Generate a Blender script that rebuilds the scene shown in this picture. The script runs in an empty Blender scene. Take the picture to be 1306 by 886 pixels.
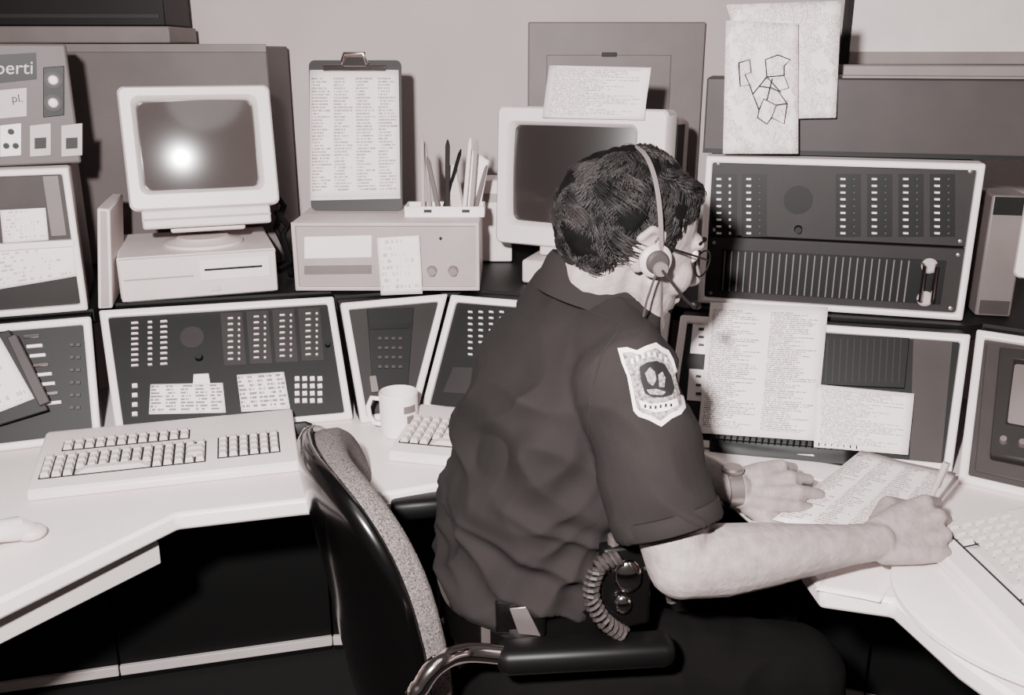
import bpy, bmesh, math, random
from mathutils import Vector, Matrix, noise
from mathutils.bvhtree import BVHTree
V=Vector
random.seed(7)
COL=bpy.context.scene.collection
sin,cos,pi=math.sin,math.cos,math.pi
F=1200.; TH=math.radians(17.5); H=1.43
CT,ST=cos(TH),sin(TH)
CAM=V((0,0,H))
def ray(px,py):
    a=(px-653)/F; b=(py-443)/F
    return V((a,CT-b*ST,-ST-b*CT))
def onZ(px,py,z):
    d=ray(px,py); return CAM+d*((z-H)/d.z)
def onY(px,py,Y):
    d=ray(px,py); return CAM+d*(Y/d.y)
def onP(px,py,o,n):
    d=ray(px,py); return CAM+d*((o-CAM).dot(n)/d.dot(n))
class Fr:
    def __init__(s,o,u,v):
        s.o=V(o); s.u=V(u).normalized(); v=V(v); s.v=(v-s.u*v.dot(s.u)).normalized(); s.n=s.u.cross(s.v)
    def p(s,x,y,z=0): return s.o+s.u*x+s.v*y+s.n*z
    def uv(s,px,py,off=0):
        q=onP(px,py,s.o+s.n*off,s.n)-s.o; return (q.dot(s.u),q.dot(s.v))
    def mat(s):
        m=Matrix.Identity(4)
        for i in range(3): m[i][0]=s.u[i]; m[i][1]=s.v[i]; m[i][2]=s.n[i]; m[i][3]=s.o[i]
        return m
    def sh(s,x,y,z=0): return Fr(s.p(x,y,z),s.u,s.v)
def yawfr(o,deg,tilt=0):
    a=math.radians(deg); t=math.radians(tilt)
    u=V((cos(a),sin(a),0)); bk=V((-sin(a),cos(a),0))
    return Fr(o,u,V((0,0,cos(t)))+bk*sin(t))
# ------------------------------------------------ materials
def lin(c): return c/12.92 if c<=.04045 else ((c+.055)/1.055)**2.4
def tone(v):
    return (lin(v),lin(v*(.865+.09*v)),lin(v*(.85+.095*v)),1)
def newmat(name):
    m=bpy.data.materials.new(name); m.use_nodes=True
    nt=m.node_tree; b=nt.nodes['Principled BSDF']; return m,nt,b
def mat(name,v,rough=.55,metal=0,var=.06,scale=12,bump=0,bscale=200,coat=0,spec=.5):
    m,nt,b=newmat(name)
    b.inputs['Roughness'].default_value=rough; b.inputs['Metallic'].default_value=metal
    b.inputs['Specular IOR Level'].default_value=spec
    if coat: b.inputs['Coat Weight'].default_value=coat; b.inputs['Coat Roughness'].default_value=.1
    tc=nt.nodes.new('ShaderNodeTexCoord'); n=nt.nodes.new('ShaderNodeTexNoise'); n.inputs['Scale'].default_value=scale; n.inputs['Detail'].default_value=4
    nt.links.new(tc.outputs['Object'],n.inputs['Vector'])
    r=nt.nodes.new('ShaderNodeValToRGB'); r.color_ramp.elements[0].position=.3; r.color_ramp.elements[1].position=.7
    r.color_ramp.elements[0].color=tone(max(0,v*(1-var))); r.color_ramp.elements[1].color=tone(min(1,v*(1+var)))
    nt.links.new(n.outputs['Fac'],r.inputs['Fac']); nt.links.new(r.outputs['Color'],b.inputs['Base Color'])
    if bump:
        n2=nt.nodes.new('ShaderNodeTexNoise'); n2.inputs['Scale'].default_value=bscale; n2.inputs['Detail'].default_value=3
        nt.links.new(tc.outputs['Object'],n2.inputs['Vector'])
        bp=nt.nodes.new('ShaderNodeBump'); bp.inputs['Strength'].default_value=bump; bp.inputs['Distance'].default_value=.002
        nt.links.new(n2.outputs['Fac'],bp.inputs['Height']); nt.links.new(bp.outputs['Normal'],b.inputs['Normal'])
    return m
def printmat(name,rows,chars=45,thr=.47,base=.93,ink=.35,cols=1,mx=.06,my=.05):
    m,nt,b=newmat(name); b.inputs['Roughness'].default_value=.7
    N=nt.nodes.new; L=nt.links.new
    tc=N('ShaderNodeTexCoord'); sp=N('ShaderNodeSeparateXYZ'); L(tc.outputs['UV'],sp.inputs[0])
    def M(op,a,b_=None):
        n=N('ShaderNodeMath'); n.operation=op
        for i,x in enumerate((a,b_)):
            if x is None: continue
            if isinstance(x,(int,float)): n.inputs[i].default_value=x
            else: L(x,n.inputs[i])
        return n.outputs[0]
    x,y=sp.outputs[0],sp.outputs[1]
    yr=M('MULTIPLY',y,rows); r=M('FLOOR',yr); fy=M('FRACT',yr)
    xc=M('MULTIPLY',x,cols); ci=M('FLOOR',xc); fx=M('FRACT',xc)
    inl=M('LESS_THAN',fy,.55)
    cb=N('ShaderNodeCombineXYZ'); L(M('MULTIPLY',x,chars),cb.inputs[0]); L(M('MULTIPLY',r,3.71),cb.inputs[1])
    nz=N('ShaderNodeTexNoise'); nz.inputs['Scale'].default_value=1; nz.inputs['Detail'].default_value=1; L(cb.outputs[0],nz.inputs['Vector'])
    t=M('GREATER_THAN',nz.outputs['Fac'],thr)
    wn=N('ShaderNodeTexWhiteNoise'); wn.noise_dimensions='2D'
    c2=N('ShaderNodeCombineXYZ'); L(r,c2.inputs[0]); L(ci,c2.inputs[1]); L(c2.outputs[0],wn.inputs['Vector'])
    ln=M('LESS_THAN',fx,M('ADD',M('MULTIPLY',wn.outputs['Value'],.55),.4))
    k=M('MULTIPLY',inl,t); k=M('MULTIPLY',k,ln); k=M('MULTIPLY',k,M('GREATER_THAN',fx,mx)); k=M('MULTIPLY',k,M('LESS_THAN',fx,1-mx))
    k=M('MULTIPLY',k,M('GREATER_THAN',y,my)); k=M('MULTIPLY',k,M('LESS_THAN',y,1-my))
    mx_=N('ShaderNodeMix'); mx_.data_type='RGBA'; mx_.inputs[6].default_value=tone(base); mx_.inputs[7].default_value=tone(ink)
    L(k,mx_.inputs[0]); L(mx_.outputs[2],b.inputs['Base Color'])
    return m
def mapmat(name):
    m,nt,b=newmat(name); b.inputs['Roughness'].default_value=.7
    N=nt.nodes.new; L=nt.links.new
    tc=N('ShaderNodeTexCoord'); cur=None
    for sc,w,v in ((14,.03,.70),(44,.07,.76)):
        vo=N('ShaderNodeTexVoronoi'); vo.feature='DISTANCE_TO_EDGE'; vo.inputs['Scale'].default_value=sc; L(tc.outputs['UV'],vo.inputs['Vector'])
        lt=N('ShaderNodeMath'); lt.operation='LESS_THAN'; lt.inputs[1].default_value=w; L(vo.outputs['Distance'],lt.inputs[0])
        nz=N('ShaderNodeTexNoise'); nz.inputs['Scale'].default_value=5; L(tc.outputs['UV'],nz.inputs['Vector'])
        g=N('ShaderNodeMath'); g.operation='GREATER_THAN'; g.inputs[1].default_value=.46; L(nz.outputs['Fac'],g.inputs[0])
        mu=N('ShaderNodeMath'); mu.operation='MULTIPLY'; L(lt.outputs[0],mu.inputs[0]); L(g.outputs[0],mu.inputs[1])
        mx=N('ShaderNodeMix'); mx.data_type='RGBA'
        if cur is None: mx.inputs[6].default_value=tone(.92)
        else: L(cur,mx.inputs[6])
        mx.inputs[7].default_value=tone(v); L(mu.outputs[0],mx.inputs[0]); cur=mx.outputs[2]
    L(cur,b.inputs['Base Color']); return m
def glassmat(name,v=.25,rough=.12):
    m,nt,b=newmat(name); b.inputs['Base Color'].default_value=tone(v); b.inputs['Roughness'].default_value=rough
    b.inputs['Specular IOR Level'].default_value=.9; b.inputs['Coat Weight'].default_value=.5; b.inputs['Coat Roughness'].default_value=.10
    return m
M_={}
d=M_
d['wall']=mat('wall_paint',.71,.8,var=.03,scale=3,bump=.15,bscale=300)
d['floor']=mat('floor_carpet',.05,.95,bump=.5,bscale=900)
d['white']=mat('white_laminate',.93,.4,var=.02,scale=5)
d['edge']=mat('cream_edge',.82,.45,var=.02)
d['bezel']=mat('cream_bezel',.91,.45,var=.02)
d['plastic']=mat('cream_plastic',.88,.45,var=.02,bump=.1,bscale=600)
d['plastic2']=mat('beige_plastic',.81,.5,var=.02)
d['midtone']=mat('mid_tone_plastic',.60,.5,var=.03)  # mid-tone plastic for rear housings, rails, strips and small parts
d['key']=mat('cream_keycap',.80,.45,var=.02)
d['keygap']=mat('keyboard_well',.05,.7)
d['black']=mat('black_panel',.045,.55,var=.15,scale=20,spec=.3)
d['vblack']=mat('black_plastic',.02,.5,var=.1,spec=.3)
d['under']=mat('black_cabinet_panel',.02,.6,var=.1,scale=4,spec=.3)
d['gloss']=mat('black_gloss_shell',.02,.2,var=.1,coat=.5)
d['dgrey']=mat('dark_grey_metal',.14,.55,var=.06,spec=.3)
d['dgrey2']=mat('dark_grey_paint',.225,.55,var=.06,spec=.3)
d['grey']=mat('grey_metal',.40,.5,var=.05)
d['cab']=mat('grey_cabinet_paint',.35,.6,var=.07,scale=6)
d['mgrey']=mat('panel_grey',.42,.55,var=.04)
d['lgrey']=mat('light_grey_face',.68,.45,var=.04)
d['paper']=mat('plain_paper',.95,.75,var=.02)
d['chrome']=mat('chrome',.85,.12,metal=1,var=.02)
d['steel']=mat('brushed_steel',.6,.35,metal=.8,var=.05)
d['shirt']=mat('dark_uniform_cloth',.135,.9,var=.10,scale=9,bump=.35,bscale=1500,spec=.2)
d['seam']=mat('seam_thread',.06,.9)
d['trouser']=mat('dark_trouser_cloth',.05,.9,var=.06,scale=9,bump=.3,bscale=1500,spec=.1)
d['skin']=mat('skin',.575,.5,var=.08,scale=55,bump=.55,bscale=140,spec=.35)
d['hair']=mat('dark_hair',.03,.85,var=.4,scale=60,spec=.1)
d['hairlock']=mat('hair_locks',.095,.55,var=.85,scale=30,spec=.35)
d['leather']=mat('black_leather',.045,.22,var=.1,coat=.4)
d['fabric']=mat('speckled_fabric',.33,.95,var=.6,scale=420,bump=.6,bscale=700)
d['screen']=glassmat('crt_glass',.27,.14)
d['dscreen']=glassmat('dark_crt_glass',.15,.25)
d['patchlight']=mat('patch_thread_light',.9,.8,var=.03)
d['patchmid']=mat('patch_thread_mid',.48,.8,var=.5,scale=260)
d['patchdark']=mat('patch_thread_dark',.06,.8)
d['wood']=mat('clipboard_brown',.10,.6,var=.1)
d['print']=printmat('printed_list',64,110,.45,cols=2,ink=.55)
d['print1']=printmat('printed_page',34,70,.47,ink=.62)
d['form']=printmat('printed_form',40,120,.44,ink=.60,cols=4)
d['note']=printmat('hand_note',9,22,.55,ink=.72,base=.92)
d['grid']=printmat('grid_card',9,26,.40,ink=.5,cols=5)
d['map']=mapmat('map_print')
# ------------------------------------------------ mesh builder
WL={}
class MB:
    def __init__(s): s.v=[]; s.f=[]
    def add(s,vs,fs):
        k=len(s.v); s.v+= [V(p) for p in vs]; s.f+=[tuple(i+k for i in f) for f in fs]; return s
    def prism(s,ring,vec):
        n=len(ring); vec=V(vec)
        return s.add(list(ring)+[V(p)+vec for p in ring],[tuple(range(n))[::-1],tuple(range(n,2*n))]+[(i,(i+1)%n,(i+1)%n+n,i+n) for i in range(n)])
    def box(s,fr,x0,x1,y0,y1,z0,z1):
        return s.prism([fr.p(x0,y0,z0),fr.p(x1,y0,z0),fr.p(x1,y1,z0),fr.p(x0,y1,z0)],fr.n*(z1-z0))
    def loft(s,rings,c0=True,c1=True,closed=False):
        n=len(rings[0]); vs=[p for r in rings for p in r]; fs=[]
        m=len(rings)
        for j in range(m if closed else m-1):
            a=j*n; b=((j+1)%m)*n
            for i in range(n): fs.append((a+i,a+(i+1)%n,b+(i+1)%n,b+i))
        if not closed:
            if c0: fs.append(tuple(range(n))[::-1])
            if c1: fs.append(tuple(range((m-1)*n,m*n)))
        return s.add(vs,fs)
    def tube(s,pts,r,seg=10,caps=True,closed=False):
        pts=[V(p) for p in pts]; n=len(pts)
        rs=r if isinstance(r,(list,tuple)) else [r]*n
        rings=[]; up=None
        for i,p in enumerate(pts):
            if closed: t=(pts[(i+1)%n]-pts[i-1]).normalized()
            else: t=(pts[min(i+1,n-1)]-pts[max(i-1,0)]).normalized()
            if up is None:
                up=V((0,0,1)) if abs(t.z)<.9 else V((1,0,0))
            up=(up-t*up.dot(t)).normalized(); w=t.cross(up)
            rings.append([p+(up*cos(2*pi*k/seg)+w*sin(2*pi*k/seg))*rs[i] for k in range(seg)])
        return s.loft(rings,caps,caps,closed)
    def lathe(s,fr,prof,seg=24,c=True):
        return s.loft([[fr.p(r*cos(2*pi*k/seg),r*sin(2*pi*k/seg),z) for k in range(seg)] for r,z in prof],c,c)
    def ell(s,c,r,R=None,seg=20,rg=12):
        c=V(c); r=r if hasattr(r,'__len__') else (r,r,r)
        R=R or Matrix.Identity(3)
        rings=[]
        for j in range(1,rg):
            t=pi*j/rg
            rings.append([c+R@V((r[0]*sin(t)*cos(2*pi*k/seg),r[1]*sin(t)*sin(2*pi*k/seg),r[2]*cos(t))) for k in range(seg)])
        k0=len(s.v); s.loft(rings,False,False)
        n=len(s.v); s.v+=[c+R@V((0,0,r[2])),c+R@V((0,0,-r[2]))]
        last=k0+(rg-2)*seg
        for k in range(seg):
            s.f.append((n,k0+(k+1)%seg,k0+k)); s.f.append((n+1,last+k,last+(k+1)%seg))
        return s
    def chain(s,items,seg=16):
        for (p,r) in items: s.ell(p,r,None,seg,10)
        for (p,r),(q,t) in zip(items,items[1:]):
            if (V(p)-V(q)).length>1e-5: s.tube([p,q],[r,t],seg)
        return s
    def ring(s,outer,inner,vec):
        n=len(outer); vec=V(vec)
        vs=list(outer)+list(inner)+[V(p)+vec for p in outer]+[V(p)+vec for p in inner]; fs=[]
        for i in range(n):
            j=(i+1)%n
            fs+=[(i,j,n+j,n+i),(2*n+i,2*n+j,3*n+j,3*n+i),(i,j,2*n+j,2*n+i),(n+i,n+j,3*n+j,3*n+i)]
        return s.add(vs,fs)
    def mesh(s,name,off=V((0,0,0)),recalc=True):
        me=bpy.data.meshes.new(name); me.from_pydata([tuple(p-off) for p in s.v],[],s.f)
        if recalc:
            bm=bmesh.new(); bm.from_mesh(me); bmesh.ops.recalc_face_normals(bm,faces=bm.faces); bm.to_mesh(me); bm.free()
        return me
    def build(s,name,m,parent=None,bevel=0,ang=35,seg=2,me=None,flat=False,recalc=True):
        if parent is None:
            src=s.v if me is None else [v.co for v in me.vertices]
            xs=[p.x for p in src]; ys=[p.y for p in src]; zs=[p.z for p in src]
            off=V(((min(xs)+max(xs))/2,(min(ys)+max(ys))/2,min(zs)))
        else: off=WL[parent]
        if me is None: me=s.mesh(name,off,recalc)
        else:
            me.transform(Matrix.Translation(-off))
        me.polygons.foreach_set('use_smooth',[not flat]*len(me.polygons))
        if ang<180:
            try: me.set_sharp_from_angle(angle=math.radians(ang))
            except Exception: pass
        o=bpy.data.objects.new(name,me); COL.objects.link(o)
        me.materials.clear(); me.materials.append(M_[m] if isinstance(m,str) else m)
        if parent is None: o.location=off
        else: o.parent=parent
        WL[o]=off
        if bevel:
            b=o.modifiers.new('bevel','BEVEL'); b.width=bevel; b.segments=seg; b.limit_method='ANGLE'; b.angle_limit=math.radians(40)
        return o
def tag(o,label=None,cat=None,group=None,kind=None):
    if label: o['label']=label
    if cat: o['category']=cat
    if group: o['group']=group
    if kind: o['kind']=kind
    return o
def thing(name,label,cat,loc,group=None):
    o=bpy.data.objects.new(name,None); COL.objects.link(o); o.location=loc; o.empty_display_size=.05
    WL[o]=V(loc); return tag(o,label,cat,group)
def inst(me,name,parent,M):
    o=bpy.data.objects.new(name,me); COL.objects.link(o); o.parent=parent
    o.matrix_basis=Matrix.Translation(-WL[parent])@M; WL[o]=WL[parent]; return o
def rr(fr,w,h,r,z,cx=0,cy=0,n=5):
    pts=[]
    for (sx,sy,a0) in ((1,1,0),(-1,1,pi/2),(-1,-1,pi),(1,-1,3*pi/2)):
        for k in range(n+1):
            a=a0+pi/2*k/n
            pts.append(fr.p(cx+sx*(w/2-r)+r*cos(a),cy+sy*(h/2-r)+r*sin(a),z))
    return pts
def inset(poly,m):
    n=len(poly); out=[]
    area=sum(poly[i][0]*poly[(i+1)%n][1]-poly[(i+1)%n][0]*poly[i][1] for i in range(n)); sg=1 if area>0 else -1
    def ln(i):
        a=V(poly[i]); b=V(poly[(i+1)%n]); d=(b-a).normalized(); nn=V((-d.y,d.x))*sg; return a+nn*m,d
    for i in range(n):
        p,d=ln(i-1); q,e=ln(i)
        det=d.x*(-e.y)+e.x*d.y
        r=q-p; t=(r.x*(-e.y)+e.x*r.y)/det
        out.append(tuple(p+d*t))
    return out
def frustum(name,m,top=.75):
    b=MB(); b.loft([[V((x*.5,y*.5,0)) for x,y in ((-1,-1),(1,-1),(1,1),(-1,1))],[V((x*.5*top,y*.5*top+.03,1)) for x,y in ((-1,-1),(1,-1),(1,1),(-1,1))]])
    me=b.mesh(name); me.materials.append(M_[m]); return me
KEY=frustum('keycap','key',.70); BTN=frustum('button','bezel',.85); DBTN=frustum('dark_button','dgrey2',.85)
def fmat(fr,x,y,z,sx,sy,sz): return fr.mat()@Matrix.Translation((x,y,z))@Matrix.Diagonal((sx,sy,sz,1))
def sheet(name,label,cat,c,m='paper',wave=.0015,parent=None,group=None,nx=10,ny=10,curl=0,seed=0,thick=.0006):
    bl,br,tr,tl=[V(p) for p in c]; n=(br-bl).cross(tl-bl).normalized()
    me=bpy.data.meshes.new(name); vs=[];uv=[];fs=[]
    for j in range(ny+1):
        for i in range(nx+1):
            a,b=i/nx,j/ny
            p=(bl*(1-a)+br*a)*(1-b)+(tl*(1-a)+tr*a)*b
            w=wave*(noise.noise(V((a*2.2+seed,b*2.2,seed*1.7)))+.4)+curl*(b*b)
            vs.append(p+n*w); uv.append((a,b))
    off=WL[parent] if parent else V(sum(vs,V((0,0,0)))/len(vs))
    if not parent: off.z=min(p.z for p in vs)
    for j in range(ny):
        for i in range(nx):
            k=j*(nx+1)+i; fs.append((k,k+1,k+nx+2,k+nx+1))
    me.from_pydata([tuple(p-off) for p in vs],[],fs)
    l=me.uv_layers.new(name='UVMap')
    for lp in me.loops: l.data[lp.index].uv=uv[lp.vertex_index]
    for p in me.polygons: p.use_smooth=True
    me.materials.append(M_[m]); o=bpy.data.objects.new(name,me); COL.objects.link(o)
    if parent: o.parent=parent
    else: o.location=off; tag(o,label,cat,group)
    WL[o]=off
    s=o.modifiers.new('thickness','SOLIDIFY'); s.thickness=thick
    return o
def psheet(name,label,cat,fr,px,off=.012,m='paper',**k):
    return sheet(name,label,cat,[fr.p(*fr.uv(x,y,off),off) for x,y in px],m,**k)
def pquad(mb,fr,px,z0,z1):
    ring=[fr.p(*fr.uv(x,y,z1),z0) for x,y in px]; return mb.prism(ring,fr.n*(z1-z0))
def pq(name,m,t,fr,px,z0,z1,bevel=0):
    mb=MB(); pquad(mb,fr,px,z0,z1); return mb.build(name,m,t,bevel=bevel)
def text(name,body,fr,x,y,z,size,m,parent,shear=0,align='LEFT'):
    cu=bpy.data.curves.new(name,'FONT'); cu.body=body; cu.size=size; cu.extrude=.0005; cu.shear=shear; cu.align_x=align
    o=bpy.data.objects.new('tmp',cu); COL.objects.link(o)
    dg=bpy.context.evaluated_depsgraph_get(); me=bpy.data.meshes.new_from_object(o.evaluated_get(dg))
    bpy.data.objects.remove(o); me.materials.clear(); me.materials.append(M_[m]); me.name=name
    return inst(me,name,parent,fr.mat()@Matrix.Translation((x,y,z)))
def remesh(mb,vox,sm=4,fac=.5):
    me=mb.mesh('tmp'); sc=bpy.data.scenes.new('tmp_scene'); o=bpy.data.objects.new('tmp',me); sc.collection.objects.link(o)
    r=o.modifiers.new('r','REMESH'); r.mode='VOXEL'; r.voxel_size=vox
    if sm: s=o.modifiers.new('s','SMOOTH'); s.iterations=sm; s.factor=fac
    sc.view_layers[0].update()
    dg=sc.view_layers[0].depsgraph
    out=bpy.data.meshes.new_from_object(o.evaluated_get(dg))
    bpy.data.objects.remove(o); bpy.data.scenes.remove(sc); return out
def displace(me,fn):
    n=len(me.vertices); co=[0.0]*(3*n); me.vertices.foreach_get('co',co)
    no=[0.0]*(3*n); me.vertices.foreach_get('normal',no)
    for i in range(n):
        p=V(co[3*i:3*i+3]); q=V(no[3*i:3*i+3]); p=p+q*fn(p,q); co[3*i]=p.x; co[3*i+1]=p.y; co[3*i+2]=p.z
    me.vertices.foreach_set('co',co); me.update()
ZD=.745; ZS=.957
UP=V((0,0,1))
# ------------------------------------------------ room
W0=Fr((0,0,0),(1,0,0),(0,1,0))
def struct(name,x0,x1,y0,y1,z0,z1,m):
    return tag(MB().box(W0,x0,x1,y0,y1,z0,z1).build(name,m),kind='structure')
struct('floor',-2.6,2.6,-1.6,2.5,-.05,0,'floor')
struct('wall_back',-2.6,2.6,2.45,2.55,0,2.6,'wall')
struct('wall_left',-2.6,-2.5,-1.6,2.45,0,2.6,'wall')
struct('wall_right',2.5,2.6,-1.6,2.45,0,2.6,'wall')
# ------------------------------------------------ worktop
edge=[(-.86,.78),(-.67,1.075),(-.52,1.315),(-.342,1.362),(-.191,1.392),(-.10,1.43),(-.03,1.485),(.12,1.515),(.27,1.48),(.36,1.38),(.40,1.25),(.413,1.10),(.50,1.075),(.53,.95),(.60,.78)]
outer=[(1.45,.78),(1.45,1.5),(.9,1.85),(.1,2.0),(-.5,1.98),(-1.5,1.75),(-1.5,.78)]
ring=[V((x,y,ZD-.03)) for x,y in edge+outer]
desk=thing('console_desk','long white laminate worktop curving around the seated man','desk',(-.2,1.7,0))
MB().prism(ring,(0,0,.03)).build('worktop','white',desk,bevel=.006)
lines=[(-1.45,1.77),(-.93,1.9),(-.447,2.02),(.1,2.05),(.8,1.8),(1.4,1.5)]
for i,(a,b) in enumerate(zip(lines,lines[1:])):
    A=V((*a,0)); B=V((*b,0)); fr=Fr(A,B-A,UP); L=(B-A).length
    MB().box(fr,.002,L-.002,.0,.712,-.02,0).build('front_panel','under',desk,bevel=.002)
    MB().box(fr,.002,L-.002,.02,.045,0,.012).build('plinth_strip','edge',desk,bevel=.002)
a=onZ(203,690,.69); b=onZ(5,785,.69); d=(b-a).normalized()
A=a; B=a+d*.55; inn=V((-d.y,d.x,0))
if inn.x>0: inn=-inn
t=thing('drawer','shallow white pull-out drawer under the left end of the desk','drawer',(A+B)/2-UP*.04)
MB().prism([A-UP*.04,B-UP*.04,B-UP*.04+inn*.012,A-UP*.04+inn*.012],UP*.04).build('drawer_front','edge',t,bevel=.003)
MB().prism([A-UP*.035+inn*.013,B-UP*.035+inn*.013,B-UP*.035+inn*.2,A-UP*.035+inn*.2],UP*.03).build('drawer_box','edge',t)
# ------------------------------------------------ console panels
PAN={}
def console(key,label,BL,BR,TL,TR,m=.014,group='desk console panels',face='black'):
    bl,br=onZ(*BL,ZD+.002),onZ(*BR,ZD+.002); tl,tr=onZ(*TL,.955),onZ(*TR,.955)
    mid=((tl+tr)-(bl+br))/2
    fr=Fr(bl,br-bl,mid)
    c=[fr.uv(*BL),fr.uv(*BR),fr.uv(*TR),fr.uv(*TL)]
    c[0]=(0,0); c[1]=((br-bl).length,0)
    ht=(.955-bl.z)/fr.v.z
    c[2]=(c[2][0],ht); c[3]=(c[3][0],ht)
    t=thing('console',label,'console',(bl+br)/2,group)
    inn=inset(c,m)
    P=lambda cc,z:[fr.p(x,y,z) for x,y in cc]
    MB().ring(P(c,-.006),P(inn,-.006),fr.n*.016).build('bezel','bezel',t,bevel=.004)
    MB().prism(P(inset(c,m*.8),-.005),fr.n*.005).build('panel_face',face,t)
    bk=V((-fr.n.x,-fr.n.y,0)).normalized()
    MB().prism(P(inset(c,.002),-.007),bk*.055).build('body','vblack',t)
    PAN[key]=(t,fr,c); return t,fr,c
def pbtns(t,fr,x0,x1,nx,y0,y1,ny,w,h,me=BTN,z=0,dz=.004,name='button'):
    for j in range(ny):
        for i in range(nx):
            px=x0+(x1-x0)*(i/(nx-1) if nx>1 else .5); py=y0+(y1-y0)*(j/(ny-1) if ny>1 else .5)
            x,y=fr.uv(px,py,z)
            inst(me,name,t,fmat(fr,x,y,z,w,h,dz))
def knob(t,fr,px,py,r=.008,h=.012,m='vblack',name='knob',z=0):
    x,y=fr.uv(px,py,z); f=fr.sh(x,y,z)
    return MB().lathe(f,[(r*1.1,0),(r,h*.3),(r*.85,h),(r*.3,h)],20).build(name,m,t)
t0,f0,c0=console(0,'leftmost desk console with open binder leaning on it',(-200,600),(130,560),(-190,432),(116,402))
t1,f1,c1=console(1,'desk console below the left computer with white keypad',(150,562),(450,535),(127,399),(425,378))
t2,f2,c2=console(2,'narrow tapered desk console behind the coffee mug',(460,540),(530,531),(433,383),(571,380),face='dgrey')
t3,f3,c3=console(3,'desk console partly hidden by the seated man',(538,524),(838,560),(576,380),(856,396))
t5,f5,c5=console(5,'desk console behind the papers below the right rack',(845,566),(1213,603),(868,405),(1237,425))
t4,f4,c4=console(4,'rightmost desk console with a small built-in screen',(1222,615),(1500,680),(1245,425),(1530,462),face='dgrey2')
# panel 1 details
pbtns(t1,f1,168,176,1,412,466,9,.013,.0034); pbtns(t1,f1,188,195,1,411,465,9,.008,.0034); pbtns(t1,f1,209,209,1,410,464,9,.013,.0034)
x,y=f1.uv(245,430); MB().lathe(f1.sh(x,y,0),[(.022,0),(.022,.0012),(.002,.0012)],28).build('speaker_grille','dgrey',t1)
for k in range(4):
    px=283+k*33
    pq('switch_plate','dgrey',t1,f1,[(px+3,466-2*k),(px+31,465-2*k),(px+26,398-2*k),(px-2,399-2*k)],0,.0012)
    pbtns(t1,f1,px+11,px+11,1,406-k*2,458-k*2,8,.0105,.0026,z=.0012)
    pbtns(t1,f1,px+22,px+22,1,406-k*2,458-k*2,8,.004,.0035,z=.0012)
knob(t1,f1,254,456,.007)
knob(t1,f1,418,440,.005)
pbtns(t1,f1,171,173,1,492,528,4,.010,.008)
pbtns(t1,f1,379,408,4,483,511,4,.0095,.0088,name='keypad_key')
psheet('label_card','white printed card taped on left console beside its small buttons','card',f1,[(190,528),(288,526),(284,488),(192,490)],.003,'grid',wave=0)
psheet('label_card','white grid card taped on left console beside its keypad','card',f1,[(308,525),(370,521),(362,474),(302,478)],.003,'grid',wave=0)
psheet('label_card','tiny blank white tab above the printed card on left console','card',f1,[(246,490),(268,489),(266,476),(247,477)],.0045,'paper',wave=0)
# panel 2
pq('keypad_plate','black',t2,f2,[(476,500),(520,497),(528,392),(468,394)],0,.003,.001)
pbtns(t2,f2,484,510,4,432,468,4,.0085,.006,DBTN,.003,.004,'key')
pq('display_strip','vblack',t2,f2,[(472,420),(522,418),(524,412),(472,414)],.003,.006)
pq('cradle','grey',t2,f2,[(474,500),(484,499),(480,478),(471,479)],0,.012,.002)
# panel 3
pbtns(t3,f3,600,640,4,398,452,8,.009,.0036)
pbtns(t3,f3,700,800,8,410,470,6,.010,.0045)
pq('label_plate','dgrey',t3,f3,[(565,500),(640,505),(655,470),(578,468)],0,.002)
# panel 0
for k in range(8):
    x,y=f0.uv(42+k*4,430+k*12)
    MB().box(f0.sh(x,y,0),-.014,.012,-.003,.003,0,.012).build('rocker_switch','bezel' if k%3 else 'chrome',t0,bevel=.001)
pbtns(t0,f0,92,100,2,440,520,6,.007,.006,DBTN)
# panel 5 details
pq('label_plate','bezel',t5,f5,[(880,450),(905,452),(910,412),(884,410)],0,.002); pq('label_plate','bezel',t5,f5,[(876,510),(902,512),(905,472),(879,470)],0,.002)
pbtns(t5,f5,893,896,1,420,440,3,.010,.004,DBTN,.002); pbtns(t5,f5,890,892,1,480,502,3,.010,.004,DBTN,.002)
pq('side_plate','dgrey2',t5,f5,[(1160,590),(1200,594),(1215,432),(1165,430)],0,.002)
pq('dark_display','vblack',t5,f5,[(1046,490),(1154,495),(1160,430),(1052,426)],0,.006,.001)
mb=MB()
for k in range(12): pquad(mb,f5,[(1052+k*8.5,488),(1053.5+k*8.5,488),(1056.5+k*8.5,432),(1055+k*8.5,432)],.006,.0068)
mb.build('display_ribs','dgrey',t5)
pq('lower_strip','vblack',t5,f5,[(905,583),(1095,592),(1098,572),(905,556)],0,.006)
# panel 4 : small built-in crt
pq('instrument_plate','dgrey2',t4,f4,[(1243,600),(1420,640),(1440,455),(1258,437)],.0,.004,.002)
oo=[f4.p(*f4.uv(x,y,.02),.004) for x,y in [(1262,582),(1400,610),(1416,462),(1275,444)]]
ii=[f4.p(*f4.uv(x,y,.02),.004) for x,y in [(1284,540),(1384,558),(1396,476),(1294,460)]]
MB().ring(oo,ii,f4.n*.024).build('screen_bezel','dgrey',t4,bevel=.004)
sp=[V((*f4.uv(x,y,.02),0)) for x,y in [(1283,541),(1385,559),(1397,475),(1293,459)]]
vs=[];fs=[];N=12
for j in range(N+1):
    for i in range(N+1):
        a,b=i/N,j/N; q=(sp[0]*(1-a)+sp[1]*a)*(1-b)+(sp[3]*(1-a)+sp[2]*a)*b
        vs.append(f4.p(q.x,q.y,.020-.010*((2*a-1)**2+(2*b-1)**2)*.6))
for j in range(N):
    for i in range(N): k=j*(N+1)+i; fs.append((k,k+1,k+N+2,k+N+1))
MB().add(vs,fs).build('screen','mgrey',t4,ang=180)
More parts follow.
